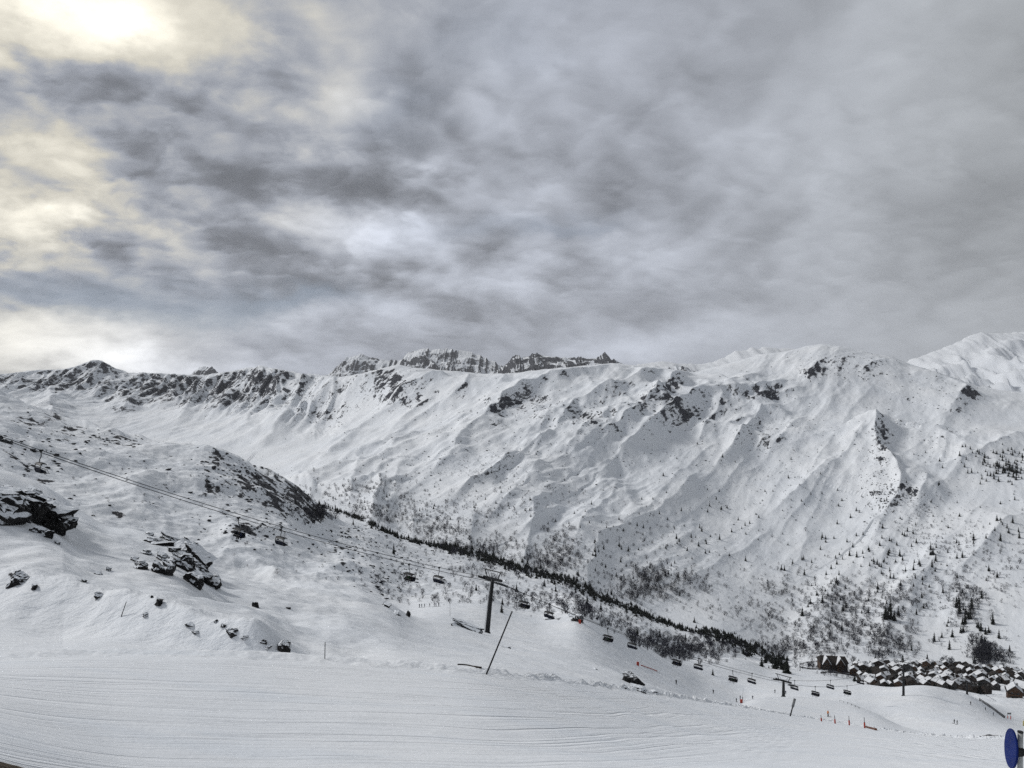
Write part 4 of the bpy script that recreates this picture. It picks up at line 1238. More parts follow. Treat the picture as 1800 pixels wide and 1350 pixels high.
# leafless birches and shrubs
BIRCH = [
    (1160, 1020, 42, 15, 330, 4, 7), (1115, 1045, 28, 10, 120, 4, 6), (1460, 1112, 50, 18, 330, 4, 7), (1550, 1132, 32, 18, 260, 4, 7), (1440, 1045, 55, 22, 190, 3.5, 6), (1510, 1060, 45, 18, 190, 4, 6), (1585, 1050, 26, 26, 120, 4, 6),
    (1690, 1055, 24, 28, 190, 4, 7), (1650, 945, 55, 26, 330, 2, 3.5), (1620, 900, 30, 26, 120, 1.5, 3), (1730, 1150, 12, 13, 150, 6, 10), (1763, 1157, 9, 8, 60, 5, 8), (1400, 1142, 34, 9, 160, 4, 7), (1350, 1085, 50, 15, 110, 3.5, 6), (1760, 1000, 40, 30, 120, 2.5, 5),
    (1150, 1130, 40, 11, 240, 2.2, 4), (1235, 1140, 42, 12, 420, 2.6, 4.6), (1190, 1150, 24, 8, 120, 2.2, 4), (1090, 1094, 40, 10, 130, 1.8, 3.4), (1030, 1078, 12, 7, 50, 2, 3.5), (905, 1045, 40, 17, 110, 1.5, 3), (960, 1062, 34, 12, 100, 1.5, 3), (770, 1045, 45, 9, 60, 1.2, 2.4),
    (850, 1005, 40, 10, 90, 1.5, 3), (720, 1000, 34, 22, 46, 1, 2.2), (990, 1050, 30, 8, 60, 2, 3.5), (640, 868, 50, 16, 240, 3, 5), (690, 905, 50, 9, 240, 3, 5), (770, 932, 32, 11, 190, 3, 5.5), (850, 962, 50, 11, 300, 3, 5.5), (950, 990, 45, 11, 300, 3, 5.5), (720, 890, 55, 18, 130, 2.5, 4),
    (900, 870, 38, 25, 90, 2, 4), (820, 905, 55, 18, 110, 2.5, 4), (990, 965, 18, 20, 230, 3, 5.5), (1110, 950, 45, 25, 100, 3, 5), (1000, 870, 30, 10, 24, 2, 4), (840, 825, 34, 10, 90, 1.5, 3), (1250, 1050, 70, 20, 110, 3, 5), (1330, 1030, 60, 30, 60, 3, 5), (560, 905, 20, 6, 50, 3, 5),
    (1440, 1172, 24, 3, 60, 2, 4), (1480, 1186, 20, 4, 60, 2, 3.5), (1640, 1176, 10, 4, 26, 4, 6), (1665, 1172, 6, 5, 24, 5, 8), (300, 860, 110, 40, 60, .6, 1.3), (450, 930, 50, 30, 40, .6, 1.4), (600, 1010, 40, 16, 24, .8, 1.6), (1620, 1060, 90, 50, 120, 2, 4), (1010, 1030, 20, 8, 60, 3, 5)]
px, py, hm_ = scatter([(a_, b_, c_, d_, int(n_ * .78), e_, f_) for a_, b_, c_, d_, n_, e_, f_ in BIRCH])
sp_x, sp_y = rng.uniform(620, 1800, 1700), rng.uniform(800, 1150, 1700)
px, py, hm_ = np.concatenate([px, sp_x]), np.concatenate([py, sp_y]), np.concatenate([hm_, rng.uniform(.7, 2.1, 1700)])
hx, hy, hz, ok = hits(px, py)
ok &= (px > -30) & (px < 1830)
piste_zone = (hy < 470) & (px > 1000) & (py > 1100 + (px - 1050) * 0.52)
ok &= ~piste_zone & (hy > 225) & ~((hy < 300) & (px > 690) & (py > 1066))
ok &= ~((px > 1400) & (hy < 640) & (py > 1190))
size = np.where(ok, hm_ / hy * F, -1)
order = np.argsort(-size)
first, rest = order[:300], order[300:]
rest = rest[ok[rest]]
for i in first:
    k = int(rng.integers(0, 5))
    o = obj('birch_tree', SHRUB_ME[k])
    o.location = (hx[i], hy[i], hz[i] - 0.15)
    o.scale = (hm_[i] * rng.uniform(1.2, 1.9),) * 2 + (hm_[i],)
    o.rotation_euler = (0, 0, float(rng.uniform(0, 6.28)))
    sz = 'tall' if hm_[i] > 6 else 'middling' if hm_[i] > 4 else 'low'
    if hy[i] < 700:
        w = 'left of the lift pylon' if px[i] < 860 else 'between the pylon and the rock knoll' if px[i] < 1010 else 'along the ski run below the knoll' if px[i] < 1120 else 'in the thicket around the drag lift posts' if px[i] < 1195 else 'in the thicket above the second snow mound'
        tag(o, f'{sz} leafless grey birch {w}', 'tree', 'birches on the near bank')
    elif px[i] > 1690:
        tag(o, f'{sz} leafless grey birch in the dark grove behind the ' + ('last houses' if px[i] > 1748 else 'right-hand houses'), 'tree', 'birch grove behind the houses')
    else:
        w = 'behind the hotel' if px[i] > 1400 else 'in the big thicket on the middle slope' if px[i] > 1080 else 'beside the stream woods'
        tag(o, f'{sz} leafless grey birch {w}', 'tree', 'birches at the foot of the slope')
mass('undergrowth', 'leafless grey birch scrub spread over the lower slopes across the valley', 'scrub', SHRUBS, hx[rest], hy[rest], hz[rest] - .1, hm_[rest] * 1.1, M_TWIG, (1.2, 2.0))
# small stones poking out of the snow on hill and far slope
sp = [(250, 860, 150, 50, 90, .4, 1.0), (450, 860, 60, 35, 150, .4, 1.3), (530, 880, 26, 20, 140, .5, 1.5), (440, 930, 40, 18, 80, .5, 1.1), (60, 790, 50, 40, 80, .5, 1.6), (200, 772, 50, 8, 60, .6, 1.5), (420, 820, 40, 15, 90, .6, 1.4),
      (620, 960, 50, 25, 90, .5, 1.2), (680, 1010, 40, 24, 90, .5, 1.1), (660, 935, 60, 12, 100, .6, 1.4), (780, 980, 60, 16, 90, .6, 1.3), (1200, 715, 60, 22, 120, .8, 2.6), (930, 715, 40, 14, 120, .8, 2.4), (1040, 730, 26, 12, 90, .8, 2.4), (560, 735, 36, 20, 90, .8, 2.4), (690, 668, 24, 16, 90, .8, 2.4), (820, 800, 70, 40, 120, .7, 2.0), (1500, 645, 60, 20, 120, .8, 2.4), (1340, 760, 40, 20, 70, .8, 2.2), (1560, 870, 24, 22, 140, .8, 2.2), (1545, 800, 12, 30, 80, .8, 2.2), (1650, 680, 40, 20, 70, .8, 2.2), (1100, 830, 260, 90, 700, .5, 1.4), (1250, 760, 200, 50, 260, .6, 1.7), (850, 740, 160, 40, 260, .6, 1.7), (1450, 800, 120, 60, 260, .6, 1.6), (1640, 780, 60, 30, 90, .6, 1.8)]
px, py, hm_ = scatter(sp)
hx, hy, hz, ok = hits(px, py)
ok &= hy > 180
tmp = bmesh.new()
bmesh.ops.create_icosphere(tmp, subdivisions=1, radius=1.0)
bv = np.array([tuple(v.co) for v in tmp.verts])
bf = np.array([[v.index for v in f.verts] for f in tmp.faces])
tmp.free()
stones = [(bv * (1 + .25 * np.random.default_rng(k).normal(0, 1, (len(bv), 1))) * (0.8, .8, .45), bf) for k in range(4)]
M_STONE = plain('bare_stone', (0.030, 0.031, 0.035), 0.9, var=0.4, scale=.8, spec=0.1)
mass('stones', 'countless small dark stones poking through the snow on hill and mountain', 'stones', stones, hx[ok], hy[ok], hz[ok] - .05, hm_[ok], M_STONE, (0.7, 1.5))

# ------------------------------------------------------------------ chairlift
M_STEEL = plain('dark_steel', (0.018, 0.019, 0.021), 0.55, 0.3)
M_GALV = plain('grey_steel', (0.07, 0.075, 0.08), 0.5, 0.4)
M_SEAT = plain('seat_fabric', (0.010, 0.012, 0.020), 0.95, spec=0.05)
M_ROPE = plain('steel_rope', (0.03, 0.03, 0.032), 0.6)
U2, P2 = Vector((1, 1, 0)).normalized(), Vector((-1, 1, 0)).normalized()
GAUGE = 2.8
TOW = [(-77.4, 117.3, -7.2), (-4.66, 190.0, -47.0), (102.2, 296.8, -111.8), (191.9, 386.5, -138.3), (265.7, 460.4, -174.4)]
ENDS = [(-150.0, 44.7, 30.0)] + TOW + [(322.0, 517.0, -196.0)]
SAG = [0.8, 1.8, 2.4, 3.4, 1.6, 0.6]


def cable_points(side):
    off = P2 * (GAUGE * side) + Vector((0, 0, -0.5 if side < 0 else 0.0))
    out = []
    for i in range(len(ENDS) - 1):
        a, b = Vector(ENDS[i]), Vector(ENDS[i + 1])
        n = 24
        for k in range(n):
            f = k / n
            p = a.lerp(b, f)
            p.z -= SAG[i] * 4 * f * (1 - f) * (1.15 if side < 0 else 1.0)
            out.append(p + off)
    out.append(Vector(ENDS[-1]) + off)
    return out


CAB = {1: cable_points(1), -1: cable_points(-1)}
for side, lab in ((1, 'upper steel haul cable of the chairlift, carrying the empty chairs'), (-1, 'lower steel haul cable of the chairlift, carrying the occupied chairs')):
    tag(MB().tube(CAB[side], 0.06, 5).build('haul_cable', M_ROPE), lab, 'cable')


def on_cable(side, px):
    pts = CAB[side]
    for a, b in zip(pts, pts[1:]):
        pa, pb = CX + F * a.x / a.y, CX + F * b.x / b.y
        if pa <= px <= pb and b.y > 60:
            return a.lerp(b, (px - pa) / (pb - pa))


def pylon(i, base_dx, label, gantry=True):
    x, y, zc = TOW[i]
    bx, by = x + base_dx, y
    zg = ground(bx, by)
    root = empty('lift_pylon', (bx, by, zg), math.radians(45))     # local x runs along the line
    tag(root, label, 'lift pylon', 'pylons of the chairlift')
    inv = Matrix.Rotation(-math.radians(45), 4, 'Z')
    top = inv @ Vector((x - bx, y - by, zc - zg))
    H = top.z
    MB().tube([(0, 0, -1.0), (top.x * .5, top.y * .5, H * .5), (top.x, top.y, H - .1)], [.62, .52, .42], 14).build('column', M_STEEL, root, True)
    MB().tube([(0, 0, -.6), (0, 0, .15)], [.95, .9], 12).build('footing', M_GALV, root)
    slope = math.atan2(Vector(ENDS[i + 2]).z - Vector(ENDS[i]).z, (Vector(ENDS[i + 2]).xy - Vector(ENDS[i]).xy).length)
    rot = Matrix.Rotation(-slope, 3, 'Y')
    MB().box((top.x, top.y, H + .05), (.5, 6.3, .55)).build('crossarm', M_STEEL, root)
    for s in (1, -1):
        zz = H - .35 - (.5 if s < 0 else 0)
        b = MB()
        b.box((top.x, top.y + s * GAUGE, zz), (4.4, .32, .34), rot)
        beam = b.build('sheave_train', M_STEEL, root)
        for k in range(6):
            c = Vector((top.x, top.y + s * GAUGE, zz)) + rot @ Vector((-1.9 + k * .76, .28 * s, .10))
            MB().tube([c + Vector((0, -.09, 0)), c + Vector((0, .09, 0))], .27, 10).build('sheave', M_GALV, beam)
        w = MB().box((top.x, top.y + s * (GAUGE + .75), zz - .2), (4.2, .6, .06), rot)
        for k in (-1.9, 0, 1.9):
            q = Vector((top.x, top.y + s * (GAUGE + 1.0), zz)) + rot @ Vector((k, 0, 0))
            w.tube([q + Vector((0, 0, -.2)), q + Vector((0, 0, .8))], .03, 4)
        q0 = Vector((top.x, top.y + s * (GAUGE + 1.0), zz + .8))
        w.tube([q0 + rot @ Vector((-1.9, 0, 0)), q0 + rot @ Vector((1.9, 0, 0))], .03, 4)
        w.build('catwalk', M_GALV, root)
    if gantry:
        g = MB()
        for s in (1, -1):
            g.tube([(top.x, top.y + s * 1.9, H + .3), (top.x, top.y + s * 2.7, H + 2.0)], .13, 6)
            g.tube([(top.x, top.y + s * .9, H + .3), (top.x, top.y + s * 1.9, H + 1.95)], .05, 5)
        g.tube([(top.x, top.y - 3.2, H + 2.0), (top.x, top.y + 3.2, H + 2.0)], .15, 6)
        g.build('gantry', M_STEEL, root)
    lad = MB()
    for s in (-.2, .2):
        lad.tube([(-.75 + 0 * s, s, .4), (top.x - .55, top.y + s, H - .3)], .03, 4)
    for k in range(int(H / .6)):
        f = (k + .8) / (H / .6)
        if f < .95:
            lad.tube([(-.75 + (top.x + .2) * f, -.2 + top.y * f, .4 + (H - .7) * f), (-.75 + (top.x + .2) * f, .2 + top.y * f, .4 + (H - .7) * f)], .022, 4)
    lad.build('ladder', M_GALV, root)
    return root


pylon(0, 0.0, 'lift pylon at the left edge, only its sheaves in the picture')
pylon(1, -1.4, 'tall leaning black lift pylon near the middle of the picture')
pylon(2, 0.0, 'short lift pylon standing on the sunlit snow mound')
pylon(3, 0.0, 'lift pylon standing before the village on the rounded rim')
pylon(4, 0.0, 'farthest lift pylon, seen against the dark houses')


def chair_proto(bubble):
    root = empty('chairlift_chair')
    MB().box((0, 0, 0), (.6, .2, .26)).box((.0, 0, -.2), (.3, .16, .2)).build('grip', M_STEEL, root)
    MB().tube([(0, 0, -.1), (0, 0, -.95), (-.2, 0, -1.45), (-.22, 0, -1.95)], [.075, .075, .07, .07], 6).build('hanger', M_STEEL, root)
    if bubble:
        prof = [(-.62, -2.15), (-.45, -1.95), (-.15, -1.86), (.2, -1.92), (.45, -2.1)]
    else:
        prof = [(-.95, -2.2), (-.85, -1.95), (-.55, -1.82), (-.15, -1.80), (.1, -1.9)]
    hood = MB()
    ys = [-1.5, -1.25, 0, 1.25, 1.5]
    zo = [-.16, -.03, 0, -.03, -.16]
    hood.sheet([[(x, y, z + d) for y, d in zip(ys, zo)] for x, z in prof])
    hood.sheet([[(x, y, z + d - .07) for y, d in zip(ys, zo)] for x, z in prof])
    hood.build('hood', M_STEEL, root, True)
    MB().tube([(-.22, -1.5, -2.0), (-.22, 1.5, -2.0)], .055, 5).build('top_rail', M_STEEL, root)
    for s in (1, -1):
        MB().tube([(-.22, s * 1.5, -2.0), (-.5, s * 1.54, -2.5), (-.52, s * 1.54, -3.0), (-.35, s * 1.5, -3.42), (.35, s * 1.46, -3.45)], .07, 5).build('side_frame', M_STEEL, root)
        MB().add([(x_, s * y_, z_) for y_ in (1.5, 1.42) for x_, z_ in ((-.56, -2.72), (-.1, -2.95), (.36, -3.3), (.36, -3.5), (-.4, -3.52), (-.6, -3.1))],
                 [(0, 1, 2, 3, 4, 5), (11, 10, 9, 8, 7, 6)] + [(i, (i + 1) % 6, (i + 1) % 6 + 6, i + 6) for i in range(6)]).build('side_panel', M_SEAT, root)
    MB().box((-.47, 0, -3.02), (.12, 2.9, .66), Matrix.Rotation(-.12, 3, 'Y')).build('backrest', M_SEAT, root)
    MB().box((-.08, 0, -3.42), (.66, 2.9, .14)).build('seat', M_SEAT, root)
    MB().tube([(-.5, -1.5, -2.52), (-.5, 1.5, -2.52)], .03, 4).build('head_rail', M_STEEL, root)
    sb = MB()
    if bubble == 2:
        sb.tube([(-.4, -1.42, -2.6), (.55, -1.42, -2.95), (.6, 0, -2.98), (.55, 1.42, -2.95), (-.4, 1.42, -2.6)], .035, 4)
        for s in (-.7, .7):
            sb.tube([(.58, s, -2.98), (.75, s, -3.95)], .03, 4)
            sb.tube([(.75, s - .35, -3.95), (.75, s + .35, -3.95)], .03, 4)
    else:
        sb.tube([(-.4, -1.42, -2.6), (.62, -1.42, -3.05), (.75, 0, -3.2), (.62, 1.42, -3.05), (-.4, 1.42, -2.6)], .035, 4)
        for s in (-.7, .7):
            sb.tube([(.7, s, -3.15), (.95, s, -3.72)], .035, 4)
            sb.tube([(.95, s - .4, -3.72), (.95, s + .4, -3.72)], .04, 4)
    sb.build('safety_bar', M_STEEL, root)
    return root


ORD = ['first', 'second', 'third', 'fourth', 'fifth', 'sixth', 'seventh', 'eighth', 'ninth', 'tenth', 'eleventh', 'twelfth']
FARX = [72, 495, 772, 966, 1112, 1228, 1322, 1397, 1460, 1513]
NEARX = [419, 719, 921, 1068, 1189, 1288, 1433, 1489]
far_p, near_p = chair_proto(1), chair_proto(2)
CHAIR_AT = []
for side, xs, proto, ang in ((1, FARX, far_p, math.radians(45)), (-1, NEARX, near_p, math.radians(-135))):
    for i, x in enumerate(xs):
        c = proto if i == 0 else copy_tree(proto)
        p = on_cable(side, x)
        c.location = p
        c.rotation_euler = (0, 0, ang + rng.uniform(-.03, .03))
        if side > 0:
            tag(c, f'empty chair on the upper cable, {ORD[i]} one from the left edge', 'lift chair', 'chairs of the chairlift')
        else:
            tag(c, f'occupied chair on the lower cable, {ORD[i]} one from the left', 'lift chair', 'chairs of the chairlift')
            CHAIR_AT.append(c)

# ------------------------------------------------------------------ people
def cloth(name, c):
    return plain(name, c, 0.85, var=0.3, scale=6, spec=0.15)


M_SKIN = plain('skin', (0.45, 0.27, 0.19), 0.6, var=0.05)
M_BLACKC = cloth('black_cloth', (0.012, 0.012, 0.015))
JACKETS = {'black': cloth('black_jacket', (0.015, 0.015, 0.018)), 'navy': cloth('navy_jacket', (0.015, 0.022, 0.06)), 'grey': cloth('grey_jacket', (0.06, 0.065, 0.07)),
           'red': cloth('red_jacket', (0.35, 0.03, 0.02)), 'orange': cloth('orange_jacket', (0.50, 0.16, 0.02)), 'green': cloth('green_jacket', (0.03, 0.07, 0.04))}
M_SKI = plain('ski', (0.03, 0.03, 0.035), 0.4)


def person_mesh(name, pts, edges, rad, jacket, trousers):
    me = bpy.data.meshes.new(name)
    me.from_pydata(pts, edges, [])
    o = bpy.data.objects.new(name, me)
    COL.objects.link(o)
    md = o.modifiers.new('s', 'SKIN')
    md.use_smooth_shade = True
    for i, r in enumerate(rad):
        me.skin_vertices[0].data[i].radius = (r, r)
    me.skin_vertices[0].data[0].use_root = True
    sb = o.modifiers.new('u', 'SUBSURF')
    sb.levels = sb.render_levels = 1
    bpy.context.view_layer.update()
    out = bpy.data.meshes.new_from_object(o.evaluated_get(bpy.context.evaluated_depsgraph_get()))
    bpy.data.objects.remove(o)
    out.materials.clear()
    for m in (jacket, trousers, M_BLACKC, M_SKIN):
        out.materials.append(m)
    hip = pts[0]
    head = pts[4]
    for p in out.polygons:
        c = p.center
        up = c.z
        if (Vector(c) - Vector(head)).length < .17:
            p.material_index = 3 if (c.x - head[0] > .05 and c.z < head[2] + .03) else 2
        elif up > hip[2] + .02 and c.x < hip[0] + .34:
            p.material_index = 0
        elif up < min(q[2] for q in pts) + .14:
            p.material_index = 2
        else:
            p.material_index = 1
    return out


# 0 pelvis 1 belly 2 chest 3 neck 4 head 5.. arms 11.. legs ; facing +x
def arms(sh, el, ha):
    return [(sh[0], .2, sh[2]), (el[0], .27, el[2]), (ha[0], .22, ha[2]), (sh[0], -.2, sh[2]), (el[0], -.27, el[2]), (ha[0], -.22, ha[2])]


E_ARM = [(0, 1), (1, 2), (2, 3), (3, 4), (2, 5), (5, 6), (6, 7), (2, 8), (8, 9), (9, 10), (0, 11), (11, 12), (12, 13), (13, 14), (0, 15), (15, 16), (16, 17), (17, 18)]
RAD = [.15, .15, .17, .07, .125, .085, .065, .055, .085, .065, .055, .11, .08, .065, .06, .11, .08, .065, .06]
STAND = [(0, 0, .92), (.02, 0, 1.12), (.08, 0, 1.34), (.12, 0, 1.50), (.15, 0, 1.64)] + arms((.08, 0, 1.40), (.06, 0, 1.14), (.30, 0, 1.02)) + [(.0, .11, .86), (.14, .13, .5), (.02, .13, .12), (.16, .13, .06), (.0, -.11, .86), (.14, -.13, .5), (.02, -.13, .12), (.16, -.13, .06)]
SIT = [(0, 0, .12), (-.04, 0, .32), (-.06, 0, .54), (-.03, 0, .70), (0, 0, .84)] + arms((-.06, 0, .60), (.04, 0, .36), (.32, 0, .34)) + [(.02, .11, .10), (.46, .13, .10), (.50, .13, -.30), (.64, .13, -.36), (.02, -.11, .10), (.46, -.13, .10), (.50, -.13, -.30), (.64, -.13, -.36)]
STAND_ME = {k: person_mesh('person', STAND, E_ARM, RAD, m, M_BLACKC) for k, m in JACKETS.items()}
SIT_ME = {k: person_mesh('person', SIT, E_ARM, RAD, m, M_BLACKC) for k, m in JACKETS.items()}
SKI_ME = MB().sheet([[(-.75, -.045, .02), (-.75, .045, .02)], [(.7, -.045, .02), (.7, .045, .02)], [(.95, -.04, .12), (.95, .04, .12)]]).sheet([[(-.75, -.045, .0), (-.75, .045, .0)], [(.7, -.045, .0), (.7, .045, .0)], [(.95, -.04, .10), (.95, .04, .10)]]).mesh('ski', M_SKI)
POLE_ME = MB().tube([(.30, 0, 1.05), (.05, 0, .0)], .012, 4).mesh('ski_pole', M_SKI)


def skier(px, py, rz, jacket, label, group='skiers on the runs', h=1.0, gear=True):
    hx, hy, hz, ok = hits(px, py)
    root = empty('person', (hx[0], hy[0], hz[0]), rz, h)
    tag(root, label, 'person', group)
    obj('body', STAND_ME[jacket], root)
    if gear:
        for s in (1, -1):
            o = obj('ski', SKI_ME, root)
            o.location = (.1, s * .13, 0)
            q = obj('ski_pole', POLE_ME, root)
            q.location = (0, s * .24, 0)
    return root


for args in [(1189, 1203, -2.4, 'black', 'lone skier in black high on the open ski run'), (1254, 1219, -2.2, 'black', 'skier in black halfway down the open ski run, poles out'), (1305, 1231, -.4, 'black', 'skier in black stopped by the piste bank, bent forward'),
             (1301, 1229, -1.0, 'grey', 'skier in grey just above the bent-forward skier'), (1294, 1234, .4, 'black', 'small dark skier behind the piste bank left of the red marker'), (1323, 1229, -2.0, 'navy', 'skier in dark blue left of the sunlit mound'),
             (1362, 1218, -1.4, 'black', 'dark skier just left of the pylon on the mound'), (1381, 1220, -1.6, 'navy', 'dark skier just right of the pylon on the mound'), (1455, 1260, .2, 'orange', 'person in an orange suit between the orange poles'),
             (1677, 1272, -.9, 'black', 'left skier of the pair standing close together on the shaded run'), (1682, 1274, -.7, 'black', 'right skier of the pair standing close together on the shaded run'), (1706, 1239, -1.2, 'black', 'upper skier of the three descending beside the fence'),
             (1732, 1249, -.9, 'black', 'middle skier of the three descending beside the fence'), (1746, 1258, -.6, 'navy', 'lowest skier of the three descending beside the fence')]:
    skier(*args, h=1.08)
for i, x in enumerate([737, 741, 746, 755, 763, 766, 771]):
    skier(x, 1068 - (x - 737) * .06, -.5 + .2 * i, ['black', 'navy', 'grey', 'black'][i % 4], f'tiny skier in the queue along the sunlit mound, {ORD[i]} from the left', 'skiers along the mound', h=.8)

for i, c in enumerate(CHAIR_AT):
    n = [2, 4, 3, 3, 3, 3, 4, 3][i]
    R = Matrix.Rotation(c.rotation_euler.z, 3, 'Z')
    for k in range(n):
        y = (k - (n - 1) / 2) * .62 + (.35 if i == 0 else 0)
        col = ['black', 'navy', 'black', 'grey', 'green', 'black'][(i * 3 + k) % 6]
        p = obj('person', SIT_ME[col])
        p.location = Vector(c.location) + R @ Vector((-.18, y, -3.36))
        p.rotation_euler = c.rotation_euler
        side = ['rightmost', 'second from the right', 'third from the right', 'fourth from the right'][k] if n > 1 else 'only'
        tag(p, f'skier in {col} seated {side} on the {ORD[i]} occupied chair', 'person', 'skiers riding the chairlift')

# ------------------------------------------------------------------ poles, markers, fences
M_POLE = plain('dark_pole', (0.016, 0.016, 0.018), 0.6)
M_ORANGE = plain('orange_plastic', (0.38, 0.05, 0.03), 0.6, var=0.15)
M_PAD = plain('grey_padding', (0.16, 0.165, 0.17), 0.8)


def at(px, py):
    hx, hy, hz, ok = hits(px, py)
    return Vector((float(hx[0]), float(hy[0]), float(hz[0])))


def marker(bx, by, tx, ty, r, label, mat=M_POLE, pad=None):
    b = at(bx, by)
    t = Vector((b.y * (tx - CX) / F, b.y, -b.y * (ty - CY) / F))
    root = empty('marker_pole', b)
    tag(root, label, 'pole', 'piste marker poles')
    d = t - b
    MB().tube([d * -.12, d * .5, d], [r, r * .9, r * .8], 7).build('pole', mat, root, True)
    if pad:
        MB().tube([d * pad[0], d * pad[1]], r * pad[2], 8).build('padding', pad[3], root, True)
    else:
        MB().tube([d * .985, d * 1.004], r * 1.1, 7).build('cap', M_PAD, root)
    return root


marker(213, 1084, 222, 1058, .022, 'thin leaning marker pole above the lower piste, far left')
marker(571, 1158, 571.5, 1129, .016, 'thin upright marker pole on the piste bank')
marker(855, 1185, 900, 1075, .034, 'long black marker pole leaning right, beside the pylon')
marker(791, 1083, 791, 1060, .05, 'thin faded marker pole on the sunlit mound', M_PAD)
marker(1389, 1259, 1397, 1229, .10, 'leaning marker pole with thick grey padded top', M_POLE, (.55, 1.02, 1.9, M_PAD))
marker(1305, 1224, 1307, 1209, .05, 'thin pale marker pole by the stopped skiers', M_PAD)
marker(1125, 1166, 1134, 1144, .03, 'thin pale pole leaning over the orange mat', M_PAD)
for i, (x, y, h) in enumerate([(1444, 1268, 11), (1468, 1272, 14.5), (1493, 1275, 16.5), (1520, 1280, 19)]):
    marker(x, y, x - 1, y - h, .05, f'orange-sleeved marker pole behind the piste bank, {ORD[i]} of four from the left', M_POLE, (-.02, .52, 2.3, M_ORANGE))

def mat_at(b, label):
    k = b.y / F * 7.0
    o = MB().box((0, 0, k * .42), (k * .55, k * .3, k)).box((k * .18, k * .03, k * .5), (k * .3, k * .34, k * .8)).build('safety_mat', M_ORANGE)
    o.location = b
    return tag(o, label, 'mat', 'safety mats')


b = at(1121, 1170)
mat_at(b, 'upright orange safety mat on the open ski run')
b = at(1303, 1236)
mat_at(b, 'upright red-orange safety mat beside the sunlit mound')
b = at(1019, 1096)
mat_at(b, 'red-orange safety mat below the rock knoll')


def ground_line(name, a, bb, r, mat, label, cat, lift=.15, n=10, wig=0.0):
    pts = []
    for k in range(n + 1):
        f = k / n
        p = at(a[0] + (bb[0] - a[0]) * f, a[1] + (bb[1] - a[1]) * f + wig * math.sin(f * 5))
        pts.append(p + Vector((0, 0, lift)))
    return tag(MB().tube(pts, r, 6).build(name, mat), label, cat)


ground_line('rolled_net', (1127, 1170), (1155, 1180), .16, M_ORANGE, 'orange rolled safety net lying downhill from the mat', 'net')
ground_line('rolled_net', (1522, 1279), (1540, 1284), .14, plain('brown_net', (0.12, 0.05, 0.03), .8), 'dark rolled net lying beside the last orange pole', 'net')
ground_line('branch', (805, 1169), (847, 1174), .035, M_BARK, 'thin dark branch lying on the snow left of the long pole', 'branch', .03, 8, -1.0)
ground_line('branch', (1727, 1293), (1755, 1293), .07, M_BARK, 'dark strip of wood half buried in the snow near the blue sign', 'branch', .05, 6)


def fence(poly, n, h, r, label, mat, rails=(.35, .9)):
    P = np.array(poly, float)
    L_ = np.concatenate([[0], np.cumsum(np.hypot(*np.diff(P, axis=0).T))])
    pts = [at(np.interp(f * L_[-1], L_, P[:, 0]), np.interp(f * L_[-1], L_, P[:, 1])) for f in np.linspace(0, 1, n)]
    root = empty('fence', pts[0])
    tag(root, label, 'fence')
    o0 = pts[0]
    me = MB().box((0, 0, h / 2 - .15), (r * 2, r * 2, h + .3)).mesh('post', mat)
    for p in pts:
        o = obj('post', me, root)
        o.location = p - o0
    for z in rails:
        MB().tube([p - o0 + Vector((0, 0, h * z)) for p in pts], r * .6, 4).build('rail', mat, root)
    return root


fence([(1722, 1232), (1735, 1240), (1750, 1251), (1766, 1263)], 22, 1.5, .16, 'dark slatted fence along the rim below the village, beside the skiers', M_POLE)
fence([(1476, 1233), (1490, 1237), (1510, 1246)], 6, .6, .06, 'low dotted rope fence along the crest of the pylon mound', M_POLE, (.9,))
fence([(1712, 1218), (1728, 1220), (1738, 1226), (1750, 1233)], 12, .8, .08, 'thin rope fence on the snow below the houses', M_POLE, (.9,))

b = at(1774, 1264)
g = empty('gate_frame', b)
tag(g, 'small gate with two red padded posts and grey panel beside the fence', 'gate')
for s in (-.8, .8):
    MB().tube([(s, 0, -.2), (s, 0, 1.7)], .22, 8).build('padded_post', plain('red_padding', (.45, .06, .05), .7), g, True)
    MB().tube([(s, 0, 1.7), (s, 0, 3.6)], .07, 6).build('upright', M_GALV, g)
MB().box((0, 0, 3.1), (2.2, .1, .9)).build('panel', M_PAD, g)
b = at(1799, 1276)
tag(MB().tube([(0, 0, -.2), (0, 0, 2.6)], [.3, .28], 10).tube([(0, 0, 2.6), (0, 0, 3.6)], .05, 6).build('padded_post', plain('yellow_padding', (.42, .36, .12), .7), None, True), 'yellow padded post at the very right edge', 'post').location = b
for x, y0, y1, lab in ((1167, 1131, 1117, 'small T-shaped drag lift post among the birches'), (1186, 1137, 1117, 'second T-shaped drag lift post, right of the first')):
    p = at(x, y0)
    hgt = p.y * (y0 - y1) / F
    t_ = empty('drag_lift_post', p)
    tag(t_, lab, 'lift post', 'drag lift posts')
    MB().tube([(0, 0, -.4), (0, 0, hgt)], .14, 6).build('post', M_GALV, t_)
    MB().box((0, 0, hgt), (2.4, .25, .3)).build('crossarm', M_GALV, t_)

